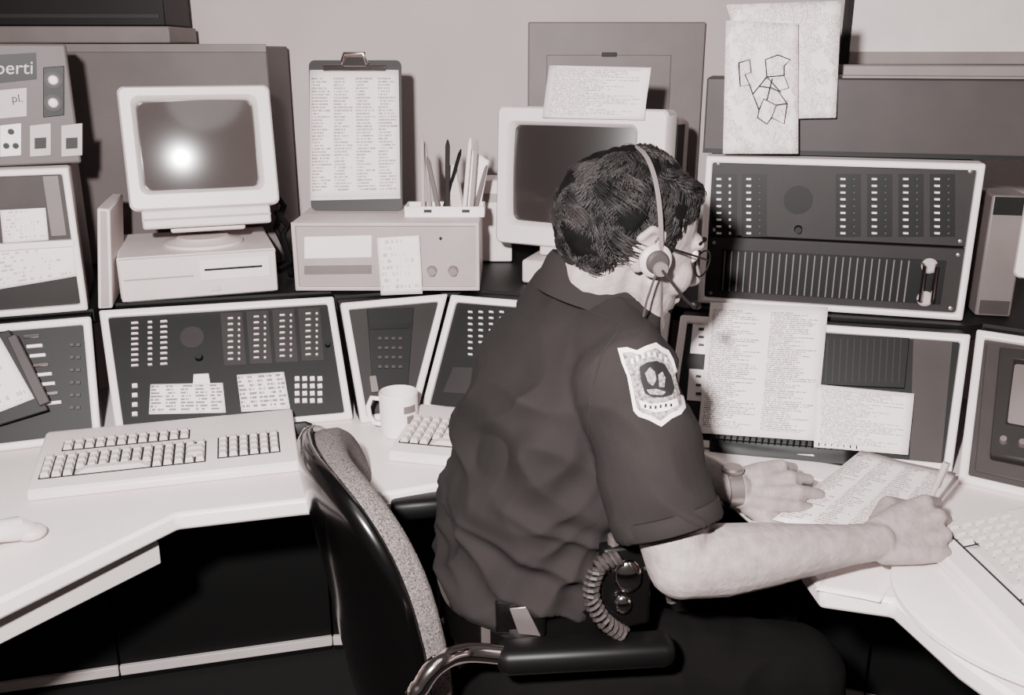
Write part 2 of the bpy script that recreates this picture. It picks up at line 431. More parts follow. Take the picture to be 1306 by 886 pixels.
for k in range(3): knob(t4,f4,1280+k*24,562+k*4,.006,.01,'grey',z=.028)
# ------------------------------------------------ equipment shelf
def back(fr,p,d=.062):
    bk=V((-fr.n.x,-fr.n.y,0)).normalized(); return p+bk*d
pts=[]
for k in (0,1,2,3,5,4):
    t,fr,c=PAN[k]; pts+= [back(fr,fr.p(*c[3])),back(fr,fr.p(*c[2]))]
pl=[]
for p in pts:
    q=V((p.x,p.y,.925))
    if pl and q.x<=pl[-1].x: q.x=pl[-1].x+.003
    pl.append(q)
ringp=pl+[V((1.5,2.44,.925)),V((-1.5,2.44,.925))]
tag(MB().prism(ringp,(0,0,.03)).build('equipment_shelf','black',bevel=.001),'dark shelf running behind the consoles and carrying the equipment','shelf')
# ------------------------------------------------ racks
def rackbody(t,fr,w,h,dep,m='bezel',lip=.012,back_m='midtone'):
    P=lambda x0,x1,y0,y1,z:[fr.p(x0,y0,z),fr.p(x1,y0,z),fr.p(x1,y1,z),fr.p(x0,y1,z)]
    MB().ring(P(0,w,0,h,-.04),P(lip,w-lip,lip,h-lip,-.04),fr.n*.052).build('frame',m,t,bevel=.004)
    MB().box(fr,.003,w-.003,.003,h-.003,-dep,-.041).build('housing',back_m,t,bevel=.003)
bl=onZ(890,385,ZS); br=onZ(1222,407,ZS); fr=Fr(bl,br-bl,UP); rw=(br-bl).length+.006; rh=.285
t=thing('equipment_rack','cream equipment rack with rows of buttons to the right of the man','rack',(bl+br)/2)
rackbody(t,fr,rw,rh,.24)
MB().box(fr,.010,rw-.010,.135,rh-.010,-.03,0).build('control_panel','dgrey',t,bevel=.002)
MB().box(fr,.010,rw-.010,.008,.132,-.03,0).build('fan_panel','dgrey',t,bevel=.002)
MB().box(fr,.040,rw-.040,.026,.108,.0,.002).build('grille_recess','vblack',t)
mb=MB()
for k in range(27):
    x=.045+k*(rw-.150)/26; mb.box(fr,x,x+.0022,.028,.106,.002,.008)
mb.build('grille_fins','grey',t)
for s in (0,1):
    mb=MB(); x=rw-.078+s*.020; mb.tube([fr.p(x,.032,.0),fr.p(x,.034,.02),fr.p(x,.100,.02),fr.p(x,.102,.0)],.0038,8); mb.build('handle','chrome',t)
for yy in (.036,.098): MB().lathe(fr.sh(rw-.068,yy,.002),[(.014,0),(.014,.004),(.010,.007),(.002,.007)],24).build('round_fitting','lgrey',t)
for (a_,b_) in ((.024,.12),(rw-.022,.12),(.024,.02),(rw-.022,.02),(.022,.27),(rw-.022,.27),(.022,.145),(rw-.022,.145)):
    MB().lathe(fr.sh(a_,b_,0),[(.0035,0),(.0035,.002),(.001,.003)],12).build('screw','steel',t)
for x0 in (908,946,1066,1106,1146,1186): pq('button_strip','vblack',t,fr,[(x0,302),(x0+32,302),(x0+32,222),(x0,222)],0,.001)
for x0 in (908,946,1066,1106,1146,1186):
    pbtns(t,fr,x0+9,x0+9,1,228,297,9,.0095,.0036,dz=.005,z=.001)
    pbtns(t,fr,x0+23,x0+23,1,228,297,9,.0040,.0045,DBTN if x0%4 else BTN,dz=.005,z=.001)
x,y=fr.uv(1018,255); MB().lathe(fr.sh(x,y,0),[(.026,0),(.026,.0015),(.002,.0015)],30).build('speaker_grille','black',t)
knob(t,fr,1018,292,.007,.014)
# left rack
br=onZ(113,394,ZS); fr=yawfr(br,20); fr=fr.sh(-.40,0)
t=thing('equipment_rack','cream equipment rack at the left edge below the radio receiver','rack',fr.p(.2,0,0))
rackbody(t,fr,.40,.27,.26)
MB().box(fr,.010,.39,.135,.26,-.03,0).build('upper_panel','dgrey2',t,bevel=.002)
MB().box(fr,.010,.39,.010,.125,-.03,0).build('lower_panel','dgrey',t,bevel=.002)
MB().box(fr,.005,.395,.124,.137,-.02,.012).build('divider','bezel',t,bevel=.002)
MB().box(fr,.355,.380,.145,.255,0,.003).build('label_strip','grey',t)
psheet('paper_note','blank white note on the upper panel of the left rack','note',fr,[(4,310),(62,306),(58,265),(0,268)],.005,'note',wave=.0005)
psheet('paper_note','wide white note on the lower panel of the left rack','note',fr,[(-20,372),(98,352),(97,312),(-20,322)],.005,'note',wave=.0005,seed=3)
o=onZ(104,208,1.229); fr=yawfr(o,24); fr=fr.sh(-.34,0,.0)
t=thing('radio_receiver','grey radio receiver with round dials on top of the left rack','radio',fr.p(.17,0,-.1))
MB().box(fr,0,.34,0,.213,-.16,0).build('housing','cab',t,bevel=.004)
pq('name_plate','vblack',t,fr,[(-60,112),(47,101),(46,67),(-60,73)],0,.002)
x,y=fr.uv(43,94,.002)
text('lettering','perti',fr,x,y,.0022,.032,'lgrey',t,shear=.15,align='RIGHT')
pq('dial_plate','vblack',t,fr,[(55,150),(82,147),(82,84),(55,86)],0,.002,.001)
for py in (102,131):
    x,y=fr.uv(68,py); f=fr.sh(x,y,.002)
    MB().lathe(f,[(.015,0),(.015,.003),(.012,.003)],28).build('dial_ring','dgrey2',t)
    MB().lathe(f.sh(0,0,.003),[(.009,0),(.007,.006),(.002,.007)],24).build('dial_highlight','bezel',t)  # cream centre paints the highlight on each dark dial
pq('paper_label','lgrey',t,fr,[(-10,152),(34,148),(34,112),(-10,116)],0,.003)
x,y=fr.uv(30,130,.003); text('lettering','pl.',fr,x,y,.0032,.02,'dgrey',t,align='RIGHT')
for px in (-18,14,52,92):
    pq('gauge','lgrey' if px!=14 else 'bezel',t,fr,[(px-14,200),(px+13,198),(px+13,157),(px-14,160)],0,.003,.001)
    if px in (14,-18): 
        for (dx,dy) in ((0,-12),(-6,6),(6,6)): knob(t,fr,px+dx,180+dy,.005,.006,z=.003)
    else: pq('gauge_window','dgrey',t,fr,[(px-8,190),(px+7,189),(px+7,175),(px-8,176)],.003,.004)
# ------------------------------------------------ steel cabinet + box on top
fr=yawfr((-1.02,2.135,ZS),2)
t=thing('steel_cabinet','tall plain grey cabinet standing behind the left computer monitor','cabinet',fr.p(.24,0,-.12))
MB().box(fr,0,.485,0,.483,-.24,-.0).build('body','cab',t,bevel=.004)
MB().box(fr,0,.485,.470,.487,-.0,.004).build('top_flange','grey',t,bevel=.001)
fr2=yawfr((-1.35,2.16,1.446),2)
t=thing('storage_box','dark box with a lighter base strip on top of the grey cabinet','box',fr2.p(.3,0,-.1))
MB().box(fr2,0,.60,0,.035,-.2,.01).build('base_tray','grey',t,bevel=.003)
MB().box(fr2,.01,.59,.036,.30,-.19,0).build('box_body','black',t,bevel=.003)
MB().box(fr2,.02,.58,.052,.060,0,.004).build('trim_line','dgrey',t)
# ------------------------------------------------ CRT monitors
def monitor(t,fr,w,h,dep,sx,sy,sw,sh,scr='screen',dome=.012,hm='plastic',taper=.72):
    cx,cy=w/2,h/2
    R=[rr(fr,sw-.004,sh-.004,.014,-.024,sx,sy),rr(fr,sw,sh,.014,-.010,sx,sy),rr(fr,sw+.014,sh+.014,.016,.0,sx,sy),rr(fr,w-.008,h-.008,.012,.0,cx,cy),rr(fr,w,h,.014,-.006,cx,cy),rr(fr,w,h,.014,-.075,cx,cy),
       rr(fr,w-.012,h-.012,.014,-.082,cx,cy),rr(fr,w*taper,h*taper,.02,-dep*.85,cx,cy-.01),rr(fr,w*taper*.9,h*taper*.9,.02,-dep,cx,cy-.01)]
    MB().loft(R,False,True).build('housing',hm,t)
    N=24; vs=[];fs=[]
    for j in range(N+1):
        for i in range(N+1):
            x=(i/N*2-1);y=(j/N*2-1)
            z=-.010-dome*.62*x*x-dome*.38*y*y
            vs.append(fr.p(sx+x*(sw/2-.0005),sy+y*(sh/2-.0005),z))
    for j in range(N):
        for i in range(N):
            k=j*(N+1)+i; fs.append((k,k+1,k+N+2,k+N+1))
    MB().add(vs,fs).build('screen',scr,t,ang=180)
bl=onZ(155,388,ZS); br=onZ(356,372,ZS); fs=Fr(bl,br-bl,UP); w=(br-bl).length
t=thing('computer_unit','flat cream desktop computer case under the left monitor','computer',fs.p(w/2,0,-.13))
MB().box(fs,0,w,.006,.090,-.27,-.006).build('case','plastic',t,bevel=.004)
MB().box(fs,.002,w-.002,.004,.088,-.007,.004).build('front_cover','plastic2',t,bevel=.003)
MB().box(fs,.01,w-.01,.0,.006,-.26,-.01).build('foot_rail','midtone',t)
MB().box(fs,.01,w*.46,.046,.049,.004,.0055).build('groove','midtone',t)
MB().box(fs,w*.50,w-.015,.036,.078,.004,.0062).build('drive_bay','plastic',t,bevel=.0015)
MB().box(fs,w*.53,w-.03,.056,.060,.0062,.008).build('drive_slot','vblack',t)
MB().box(fs,w*.56,w*.62,.014,.022,.004,.008).build('power_button','key',t,bevel=.001)
yw=math.degrees(math.atan2(fs.u.y,fs.u.x))
ce=fs.p(w/2+.026,.09,-.02)
mw,mh=.284,.236
fm=yawfr(V((ce.x,ce.y,1.134)),yw,10.5); fm=fm.sh(-mw/2,0,0)
t=thing('crt_monitor','cream CRT monitor at left with bright flash reflection on its screen','monitor',fs.p(w/2,.091,-.12))
monitor(t,fm,mw,mh,.24,mw/2-.002,mh/2+.006,.222,.174,dome=.014)
MB().box(fm,.02,mw-.02,-.036,.0,-.06,-.004).build('chin','plastic2',t,bevel=.004)
MB().box(fm,.02,mw-.02,-.020,-.016,-.004,-.002).build('chin_groove','midtone',t)
fz=Fr(fs.p(w/2+.015,.0905,-.11),fs.u,-fs.n)
MB().lathe(fz,[(.080,0),(.080,.006),(.055,.012),(.050,.016),(.01,.016)],32).build('swivel_base','plastic2',t)
MB().box(fm,.07,mw-.07,-.045,-.034,-.14,-.03).build('neck','plastic2',t,bevel=.004)
a=onZ(125,394,ZS)
fr=yawfr(a,15)
t=thing('ring_binder','thin cream binder standing between left rack and computer case','binder',fr.p(.015,0,-.1))
mb=MB(); mb.prism([fr.p(0,0,0),fr.p(.026,0,0),fr.p(.044,.19,0),fr.p(.022,.193,0)],fr.n*-.20); mb.build('cover','plastic2',t,bevel=.003)
mb=MB(); mb.prism([fr.p(.006,.004,.001),fr.p(.021,.004,.001),fr.p(.038,.186,.001),fr.p(.027,.188,.001)],fr.n*.0008); mb.build('page_block','midtone',t)
for k,(pp) in enumerate(([(372,352,2.0),(366,320,2.05),(352,290,2.08),(362,262,2.1),(350,245,2.11)],[(356,345,1.98),(372,335,2.02),(360,300,2.05),(368,288,2.07),(352,270,2.09)])):
    o=MB().tube([onY(*q) for q in pp],.007,8).build('cable','vblack'); tag(o,['black cable rising behind the right side of the left monitor','black cable looping beside the left computer case'][k],'cable','cables behind the left monitor')
# ------------------------------------------------ radio base station
bl=onZ(378,372,ZS); br=onZ(612,372,ZS); fr=Fr(bl,br-bl,UP); w=(br-bl).length; h=.145
t=thing('base_radio','wide cream base radio with knobs standing under the clipboard','radio',fr.p(w/2,0,-.1))
MB().box(fr,0,w,.004,h,-.22,-.004).build('case','plastic2',t,bevel=.004)
P=lambda x0,x1,y0,y1,z:[fr.p(x0,y0,z),fr.p(x1,y0,z),fr.p(x1,y1,z),fr.p(x0,y1,z)]
MB().ring(P(0,w,.004,h,-.004),P(.008,w-.008,.012,h-.008,-.004),fr.n*.012).build('front_rim','lgrey',t,bevel=.002)
MB().box(fr,.008,w-.008,.012,h-.008,-.004,.0).build('front_panel','midtone',t)
pq('label_window','bezel',t,fr,[(388,330),(474,328),(474,300),(388,302)],0,.002,.001)
pq('meter_strip','grey',t,fr,[(388,350),(474,349),(474,338),(388,339)],0,.0015)
for px in (551,578): knob(t,fr,px,345,.010,.014,'steel')
for px in (502,562): knob(t,fr,px,304,.003,.004,'vblack','indicator_lamp')
for px in (400,590): 
    MB().box(fr,fr.uv(px,372)[0]-.015,fr.uv(px,372)[0]+.015,0,.004,-.2,-.01).build('foot','vblack',t)
psheet('paper_note','small white note taped over the front of the base radio','note',fr,[(486,376),(539,374),(535,300),(481,303)],.012,'note',wave=.003,seed=5)
# clipboard
A=onZ(394,272,ZS+h); B=onZ(512,272,ZS+h); w=(B-A).length
fr=Fr(A+V((0,.02,.0)),B-A,V((0,.24,1)))
t=thing('clipboard','clipboard with printed sheets standing upright on the base radio','clipboard',fr.p(w/2,0,0))
hh=.315
MB().loft([rr(fr,w,hh,.012,-.004,w/2,hh/2+.003),rr(fr,w,hh,.012,-.001,w/2,hh/2+.003)]).build('board','wood',t)
sheet('paper_sheet','',None,[fr.p(.001,.030,.004),fr.p(w-.004,.034,.004),fr.p(w-.006,hh-.018,.001),fr.p(.003,hh-.018,.001)],'form',wave=.002,parent=t)
sheet('paper_sheet','',None,[fr.p(.000,.024,.002),fr.p(w-.004,.028,.002),fr.p(w-.006,hh-.02,.0),fr.p(.002,hh-.02,.0)],'paper',wave=.001,parent=t,seed=2)
MB().box(fr,w*.16,w*.84,hh-.022,hh-.008,.002,.008).build('clip_bar','chrome',t,bevel=.002)
mb=MB(); mb.box(fr,w*.38,w*.62,hh-.012,hh+.018,.006,.010); mb.tube([fr.p(w*.36,hh-.008,.012),fr.p(w*.40,hh+.012,.018),fr.p(w*.60,hh+.012,.018),fr.p(w*.64,hh-.008,.012)],.004,8)
mb.build('clip_lever','chrome',t,bevel=.001)
# organiser
A=onZ(516,277,ZS+h); f=yawfr(A,0)
t=thing('desk_organiser','low white pen tray at the right end of the base radio','pen holder',f.p(.08,0,-.04))
MB().ring([f.p(0,0,0),f.p(.165,0,0),f.p(.165,0,-.07),f.p(0,0,-.07)],[f.p(.004,0,-.004),f.p(.161,0,-.004),f.p(.161,0,-.066),f.p(.004,0,-.066)],UP*.022).build('tray','bezel',t,bevel=.001)
MB().box(f,.003,.162,0,.003,-.067,-.003).build('tray_base','bezel',t)
for (px) in (545,592):
    x=(px-516)/600.; MB().box(f,x-.008,x+.008,.010,.016,0,.002).build('dark_label','vblack',t)
pens=[(540,272,538,175,.0045,'lgrey','pale pencil leaning left in the pen tray'),(549,272,542,180,.004,'midtone','second pencil from left in the pen tray'),(560,270,545,200,.005,'grey','grey marker leaning left in the pen tray'),
      (570,268,571,178,.005,'dgrey','dark pen standing upright in the pen tray'),(584,266,574,212,.015,'plastic2','fat pale roll of paper in the pen tray'),(592,270,600,176,.0045,'bezel','white pencil right of the paper roll'),
      (601,270,608,178,.0045,'midtone','pale pencil leaning right in the pen tray'),(606,270,622,205,.005,'grey','rightmost grey pen leaning right in the pen tray'),(565,262,588,190,.004,'vblack','thin black pen crossing behind the paper roll')]
for i,(x0,y0,x1,y1,r,m,lab) in enumerate(pens):
    a=onY(x0,y0+4,A.y+.02+.04*((i*37)%10)/10.); a.z=ZS+h+.0045; b=onY(x1,y1,a.y+.03)
    d=(b-a).normalized()
    t=thing('pencil' if r<.01 else 'paper_roll',lab,'pencil' if r<.01 else 'paper roll',a,'things in the pen tray')
    MB().tube([a,b-d*.012],r,8).build('barrel' if r<.01 else 'roll',m,t)
    MB().tube([b-d*.012,b],[r,r*.35] if r<.01 else [r,r*.9],8).build('tip' if r<.01 else 'end',m,t)
a=A.y+.062
sheet('envelope','white envelope standing at the back right of the pen tray','envelope',[onY(590,268,a),onY(612,268,a),onY(624,205,a+.02),onY(600,190,a+.02)],'paper')
# ------------------------------------------------ electrical panel on wall
f=Fr(onY(673,150,2.449),(1,0,0),UP); f.o.z=.96
w=onY(898,60,2.42).x-onY(673,60,2.42).x
t=thing('electrical_panel','grey steel electrical panel mounted on the back wall','electrical panel',f.p(w/2,0,0))
zt_=onY(780,28,2.42).z-f.o.z
MB().box(f,0,w,0,zt_,0,.03).build('surround','mgrey',t,bevel=.003)
x0=f.uv(697,70,.03)[0]; x1=f.uv(856,70,.03)[0]; y1=f.uv(697,70,.03)[1]
MB().box(f,x0,x1,.04,y1,.03,.036).build('door','mgrey',t,bevel=.002)
MB().box(f,(x0+x1)/2-.018,(x0+x1)/2+.018,y1-.004,y1+.006,.036,.042).build('latch','vblack',t,bevel=.001)
# ------------------------------------------------ monitor 2
fm=yawfr((-.037,2.03,1.03),-23,3); mw,mh=.368,.290
t=thing('crt_monitor','cream CRT monitor with dark screen behind the mans head','monitor',(.14,2.05,ZS))
monitor(t,fm,mw,mh,.26,.166,mh/2+.006,.270,.205,'dscreen',dome=.014,taper=.96)
MB().box(fm,mw-.006,mw-.002,.10,mh-.03,-.16,-.095).build('side_vent','dgrey',t)
MB().box(fm,.10,mw-.10,-.02,.0,-.12,-.01).build('neck','plastic2',t,bevel=.004)
f=yawfr((.02,1.96,ZS),-20)
MB().box(f,.0,.24,0,.05,-.18,-.0).build('foot_box','plastic2',t,bevel=.006)
psheet('paper_sheet','printed sheet taped across the top of the monitor behind the mans head','paper',fm,[(692,150),(822,153),(829,86),(699,83)],.012,'print1',wave=.004,seed=8,curl=-.01)
f=yawfr(V((-.075,2.17,ZS)),0)
t=thing('small_box','small white box standing left of the monitor behind the man','box',f.p(.04,0,-.05))
MB().box(f,0,.075,0,.19,-.1,0).build('box_body','plastic',t,bevel=.004)
MB().box(f,.01,.065,.14,.16,0,.002).build('box_label','midtone',t)
# ------------------------------------------------ right background
f=yawfr((.365,1.83,ZS+rh+.002),-14)
t=thing('equipment_unit','wide dark grey equipment unit lying on top of the right rack','equipment',f.p(.27,0,-.1))
MB().box(f,0,.57,0,.138,-.17,0).build('case','dgrey2',t,bevel=.003)
MB().box(f,.0,.57,.0,.008,0,.003).build('lower_trim','black',t)
f2=f.sh(.24,.139,-.02)
t=thing('metal_tray','long light grey metal tray on top of the dark grey unit','tray',f2.p(.2,0,-.05))
MB().box(f2,0,.5,0,.004,-.1,.03).build('tray_base','grey',t)
MB().box(f2,0,.5,.004,.022,.024,.03).build('tray_lip','mgrey',t,bevel=.002)
MB().box(f2,0,.5,.004,.022,-.1,-.094).build('tray_lip','mgrey',t,bevel=.002)
a=onY(1080,82,2.44)
f=Fr(V((a.x,2.449,a.z)),(1,0,0),UP)
t=thing('notice_board','white wall board with dark left frame at the top right','notice board',f.p(.4,0,0))
MB().box(f,0,.9,.03,.6,0,.012).build('board','paper',t)
MB().box(f,-.018,0,0,.6,0,.02).build('frame','dgrey',t,bevel=.002)
MB().box(f,0,.9,0,.03,0,.03).build('ledge','midtone',t,bevel=.003)
# maps
sheet('street_map','plain pale map sheet hanging behind the outlined map','map',[onY(975,152,1.775),onY(1066,150,1.745),onY(1073,1,1.775),onY(926,6,1.805)],'map',seed=4)
mp=[onY(922,196,1.765),onY(1018,196,1.742),onY(1018,30,1.760),onY(926,26,1.783)]
fmap=Fr(mp[0],mp[1]-mp[0],mp[3]-mp[0])
t=thing('street_map','white street map with dark outlines standing on the right rack','map',(mp[0]+mp[1])/2)
sheet('map_sheet','',None,mp,'map',parent=t,seed=6)
for poly in ([(942,80),(956,76),(958,92),(950,95),(956,108),(944,110),(942,80)],[(968,140),(960,120),(978,98),(1000,96),(1006,112),(992,116),(1004,132),(1000,158),(984,150),(990,134),(974,126),(968,140)],[(956,108),(960,120)],[(978,98),(976,76),(992,70),(1008,76),(1000,84),(1000,96)],[(985,100),(978,128)],[(978,98),(996,118)],[(968,110),(984,112),(992,116)],[(990,134),(1004,132)],[(984,150),(978,158),(966,150),(968,140)]):
    MB().tube([fmap.p(*fmap.uv(x,y,.004),.004) for x,y in poly],.0012,6).build('drawn_outline','vblack',t)
f=yawfr(onZ(1243,402,ZS),-12)
t=thing('speaker_box','narrow grey box standing to the right of the right rack','box',f.p(.04,0,-.1))
MB().box(f,.0,.062,0,.225,-.10,0).build('case','grey',t,bevel=.004)
MB().box(f,.004,.058,.19,.222,0,.003).build('dark_top_band','vblack',t)
MB().box(f,.006,.056,.005,.03,0,.003).build('lower_band','dgrey2',t)
f=yawfr((.895,1.645,ZS+.085),-35)
t=thing('crt_monitor','cream monitor cut off by the right edge of the photo','monitor',f.p(.17,-.08,-.1))
monitor(t,f,.34,.335,.25,.17,.18,.27,.21,'dscreen')
fz=Fr(f.p(.17,-.085,-.1),f.u,-f.n)
MB().lathe(fz,[(.09,0),(.09,.01),(.05,.02),(.05,.09),(.01,.09)],28).build('swivel_base','plastic2',t)
# ------------------------------------------------ papers on right console
psheet('printed_list','large two-column printed list taped over the left of the right console','paper',f5,[(890,552),(1040,562),(1056,392),(906,386)],.014,'print',wave=.004,seed=9)
psheet('paper_sheet','white typed sheet taped on the right console under its dark display','paper',f5,[(1038,570),(1158,580),(1166,502),(1040,490)],.016,'print1',wave=.003,seed=10)
t=thing('spiral_booklet','spiral binding strip of the booklet at the foot of the right console','booklet',f5.p(.2,.02,.015))
mb=MB()
for k in range(24):
    px=908+k*8; c=f5.p(*f5.uv(px,557+k*.6,.012),.012); mb.tube([c+f5.v*.006*cos(q)+f5.n*.006*sin(q) for q in [2*pi*i/8 for i in range(8)]],.0011,5,closed=True)
mb.build('spiral','vblack',t)
sheet('booklet_page','',None,[f5.p(*f5.uv(905,582,.010),.010),f5.p(*f5.uv(1095,594,.010),.010),f5.p(*f5.uv(1095,574,.010),.010),f5.p(*f5.uv(905,558,.010),.010)],'vblack',parent=t)
# ------------------------------------------------ keyboards
def keyboard(label,fl,yaw,w,d,hb,blocks,body='plastic'):
    a=math.radians(yaw); u=V((cos(a),sin(a),0)); bk=V((-sin(a),cos(a),0)); K=Fr(fl,u,bk)
    t=thing('keyboard',label,'keyboard',K.p(w/2,d/2,0),'keyboards on the desk')
    prof=[(0,0),(0,.012),(.006,.018),(.030,.022),(d-.02,hb),(d,hb-.004),(d,0)]
    MB().prism([K.p(0,y,z) for y,z in prof],u*w).build('case',body,t,bevel=.003)
    S=Fr(K.p(0,.030,.022),u,bk*(d-.05)+UP*(hb-.022))
    for (x0,y0,nx,ny,px,py,sp) in blocks:
        MB().box(S,x0-px*.55,x0+px*(nx-.45),y0-py*.55,y0+py*(ny-.45),-.001,.0012).build('key_well','keygap',t)
        for j in range(ny):
            i=0
            while i<nx:
                n=1
                if sp and j==0 and i==3: n=min(7,nx-i)
                elif sp and i in (0,nx-2) and j in (1,2): n=2 if i else 1
                cx=x0+px*(i+(n-1)/2)
                inst(KEY,'key',t,fmat(S,cx,y0+py*j,.001,px*n-.0032,py-.0030,.008))
                i+=n
    return t
keyboard('full-size cream keyboard on the left part of the desk',onZ(35,640,ZD+.001),15.5,.424,.205,.042,
    [(.022,.012,15,4,.0172,.0172,True),(.045,.096,12,2,.0172,.015,False),(.300,.018,6,4,.0172,.0172,False)])
keyboard('partly hidden cream keyboard between the mug and the man',onZ(495,588,ZD+.001),-13,.29,.185,.042,[(.018,.012,14,5,.0180,.018,True)])
keyboard('large cream keyboard on the round platform at the lower right',V((.568,1.190,ZD+.0245)),-86,.44,.215,.055,[(.020,.014,15,5,.0185,.0185,True),(.310,.014,6,5,.0185,.0185,False)])
f=Fr((.69,1.035,ZD+.0005),(1,0,0),(0,1,0))
t=thing('turntable','round cream platform carrying the right keyboard','turntable',f.o)
MB().lathe(f,[(.165,0),(.172,.003),(.172,.010),(.168,.011)],64).build('lower_disc','midtone',t)
MB().lathe(f,[(.19,.0112),(.198,.014),(.198,.021),(.194,.0232)],64).build('upper_disc','white',t)
# mug
f=Fr(onZ(510,553,ZD+.001),(1,0,0),(0,1,0))
t=thing('coffee_mug','white coffee mug with dark emblem in front of the narrow console','mug',f.o)
MB().lathe(f,[(.026,0),(.033,.003),(.035,.02),(.036,.083),(.0345,.085),(.033,.083),(.032,.02),(.030,.008),(.002,.007)],40).build('cup','white',t)
mb=MB(); mb.tube([f.p(-.034,0,.070),f.p(-.050,.0,.072),f.p(-.057,0,.055),f.p(-.055,0,.035),f.p(-.046,0,.022),f.p(-.033,0,.020)],.0045,8); mb.build('handle','white',t)
for (z0,z1,a0,a1) in ((.052,.066,-1.2,-.5),(.030,.047,-1.05,-.65)):
    mb=MB(); vs=[f.p(.0366*cos(a0+(a1-a0)*i/8),.0366*sin(a0+(a1-a0)*i/8),z) for z in (z0,z1) for i in range(9)]
    mb.add(vs,[(i,i+1,i+10,i+9) for i in range(8)])
    mb.build('emblem','mgrey',t)
p=onZ(382,556,ZD+.001); f=Fr(p,(cos(.3),sin(.3),0),(-sin(.3),cos(.3),0))
t=thing('stapler','small black stapler lying between left keyboard and its console','stapler',p)
MB().box(f,-.03,.03,-.012,.012,0,.006).build('base','vblack',t,bevel=.002)
MB().loft([rr(f.sh(0,0,.007),.055,.018,.006,0),rr(f.sh(0,0,.007),.05,.016,.006,.014),rr(f.sh(0,0,.007),.03,.01,.004,.02)]).build('arm','black',t)
p=onZ(-6,706,ZD+.001)
t=thing('telephone_handset','white rounded handset resting at the left end of the desk','handset',p)
mb=MB(); mb.tube([p+V((-.05,-.05,.018)),p+V((-.04,-.03,.03)),p+V((.0,.01,.030)),p+V((.02,.03,.024)),p+V((.03,.045,.014))],[.016,.02,.016,.018,.012],14); mb.build('grip','plastic',t)
mb=MB(); mb.ell(p+V((.032,.042,.012)),(.022,.020,.012)).build('earpiece','plastic2',t)
co=[(-60,560),(62,523),(12,420),(-110,455)]
t=thing('open_binder','dark open binder with white page leaning on leftmost console','binder',f0.p(*f0.uv(10,540,.03),.03))
pq('cover','black',t,f0,co,.022,.030,.002)
sheet('page','',None,[f0.p(*f0.uv(x,y,.034),.034) for x,y in [(-52,545),(44,508),(0,430),(-100,462)]],'note',parent=t,wave=.003)
pq('spine_clip','dgrey2',t,f0,[(50,518),(64,512),(20,425),(8,430)],.030,.040,.002)
# ------------------------------------------------ papers on desk
def dsheet(lab,px,m,z=.0015,seed=0,wave=.002):
    zz=z if isinstance(z,(tuple,list)) else (z,)*4
    c=[onZ(x,y,ZD+q) for (x,y),q in zip(px,zz)]
    return sheet('paper_sheet',lab,'paper',c,m,seed=seed,wave=wave)
dsheet('form held up under both hands on the right desk',[(985,664),(1150,698),(1220,604),(1098,575)],'form',(.012,.006,.030,.050),1,.003)
dsheet('blank sheet beneath the held form on the right desk',[(940,680),(1120,716),(1190,640),(1010,625)],'paper',.0025,2)
dsheet('white sheet corner projecting at the desk edge below the forearm',[(1040,752),(1122,768),(1178,690),(1090,680)],'paper',.001,3,.001)
dsheet('narrow white sheet lying at the foot of the right console',[(885,590),(1080,618),(1100,598),(890,560)],'paper',.001,4,.001)
# ================================================ PERSON
AY=math.radians(12); FW=V((cos(AY),sin(AY),0)); LT=V((-sin(AY),cos(AY),0))
CY=1.275
prof=[(.545,.03,.125,.170),(.60,.035,.125,.165),(.655,.034,.128,.160),(.69,.036,.134,.160),(.73,.040,.140,.165),(.80,.050,.138,.168),(.87,.060,.134,.174),(.94,.070,.128,.180),(1.00,.083,.115,.183),(1.045,.095,.095,.172),(1.085,.108,.075,.125),(1.115,.116,.062,.085)]
def torso(mb,grow,lo=0,hi=99,tilt=0):
    rings=[]
    for (z,x,a,b) in prof:
        if z<lo or z>hi: continue
        c=V((x,CY,z)); a+=grow;b+=grow
        k=tilt*max(0,min(1,(.84-z)/.14))
        ring=[]
        for kk in range(40):
            t=2*pi*kk/40; ct,st=cos(t),sin(t)
            e=.82; dx=a*math.copysign(abs(ct)**e,ct)
            ring.append(c+FW*dx+LT*b*math.copysign(abs(st)**e,st)+UP*k*dx)
        rings.append(ring)
    mb.loft(rings)
RS=V((.142,1.112,1.045)); RE=onY(868,720,1.03); RW=onY(1118,690,1.115)
LS=V((.07,1.445,1.045)); LE=V((.14,1.475,.83)); LW=onY(936,636,1.31)
RW.z=max(RW.z,ZD+.045); LW.z=max(LW.z,ZD+.046)
body=MB()
torso(body,-.026)
HC=onY(804,298,1.25); HY=math.radians(16); HP=math.radians(20)
RH=Matrix.Rotation(HY,3,'Z')@Matrix.Rotation(HP,3,'Y')@Matrix.Rotation(math.radians(4),3,'X')
hp=lambda x,y,z: HC+RH@V((x,y,z))
body.chain([(V((.112,CY,1.06)),.056),(V((.124,CY-.004,1.10)),.055),(hp(-.022,0,-.075),.052),(hp(-.02,0,-.02),.058)])
body.ell(hp(-.008,0,.020),(.093,.075,.082),RH,28,18)
body.ell(hp(.030,0,-.02),(.068,.063,.082),RH,24,16)
body.ell(hp(.044,0,-.066),(.050,.053,.052),RH)
body.ell(hp(.078,0,-.104),(.020,.026,.018),RH)
body.ell(hp(.078,0,.020),(.017,.053,.014),RH)
for s in (-1,1):
    body.ell(hp(.066,s*.038,-.030),(.024,.022,.028),RH)
    body.chain([(hp(.026,s*.058,-.045),.015),(hp(.048,s*.047,-.086),.016),(hp(.078,s*.015,-.105),.015)])
    body.ell(hp(-.010,s*.077,-.006),(.018,.007,.031),RH)
    body.chain([(hp(-.024,s*.082,.008),.005),(hp(-.014,s*.084,.024),.005),(hp(.004,s*.082,.022),.005),(hp(.008,s*.080,.004),.005)])
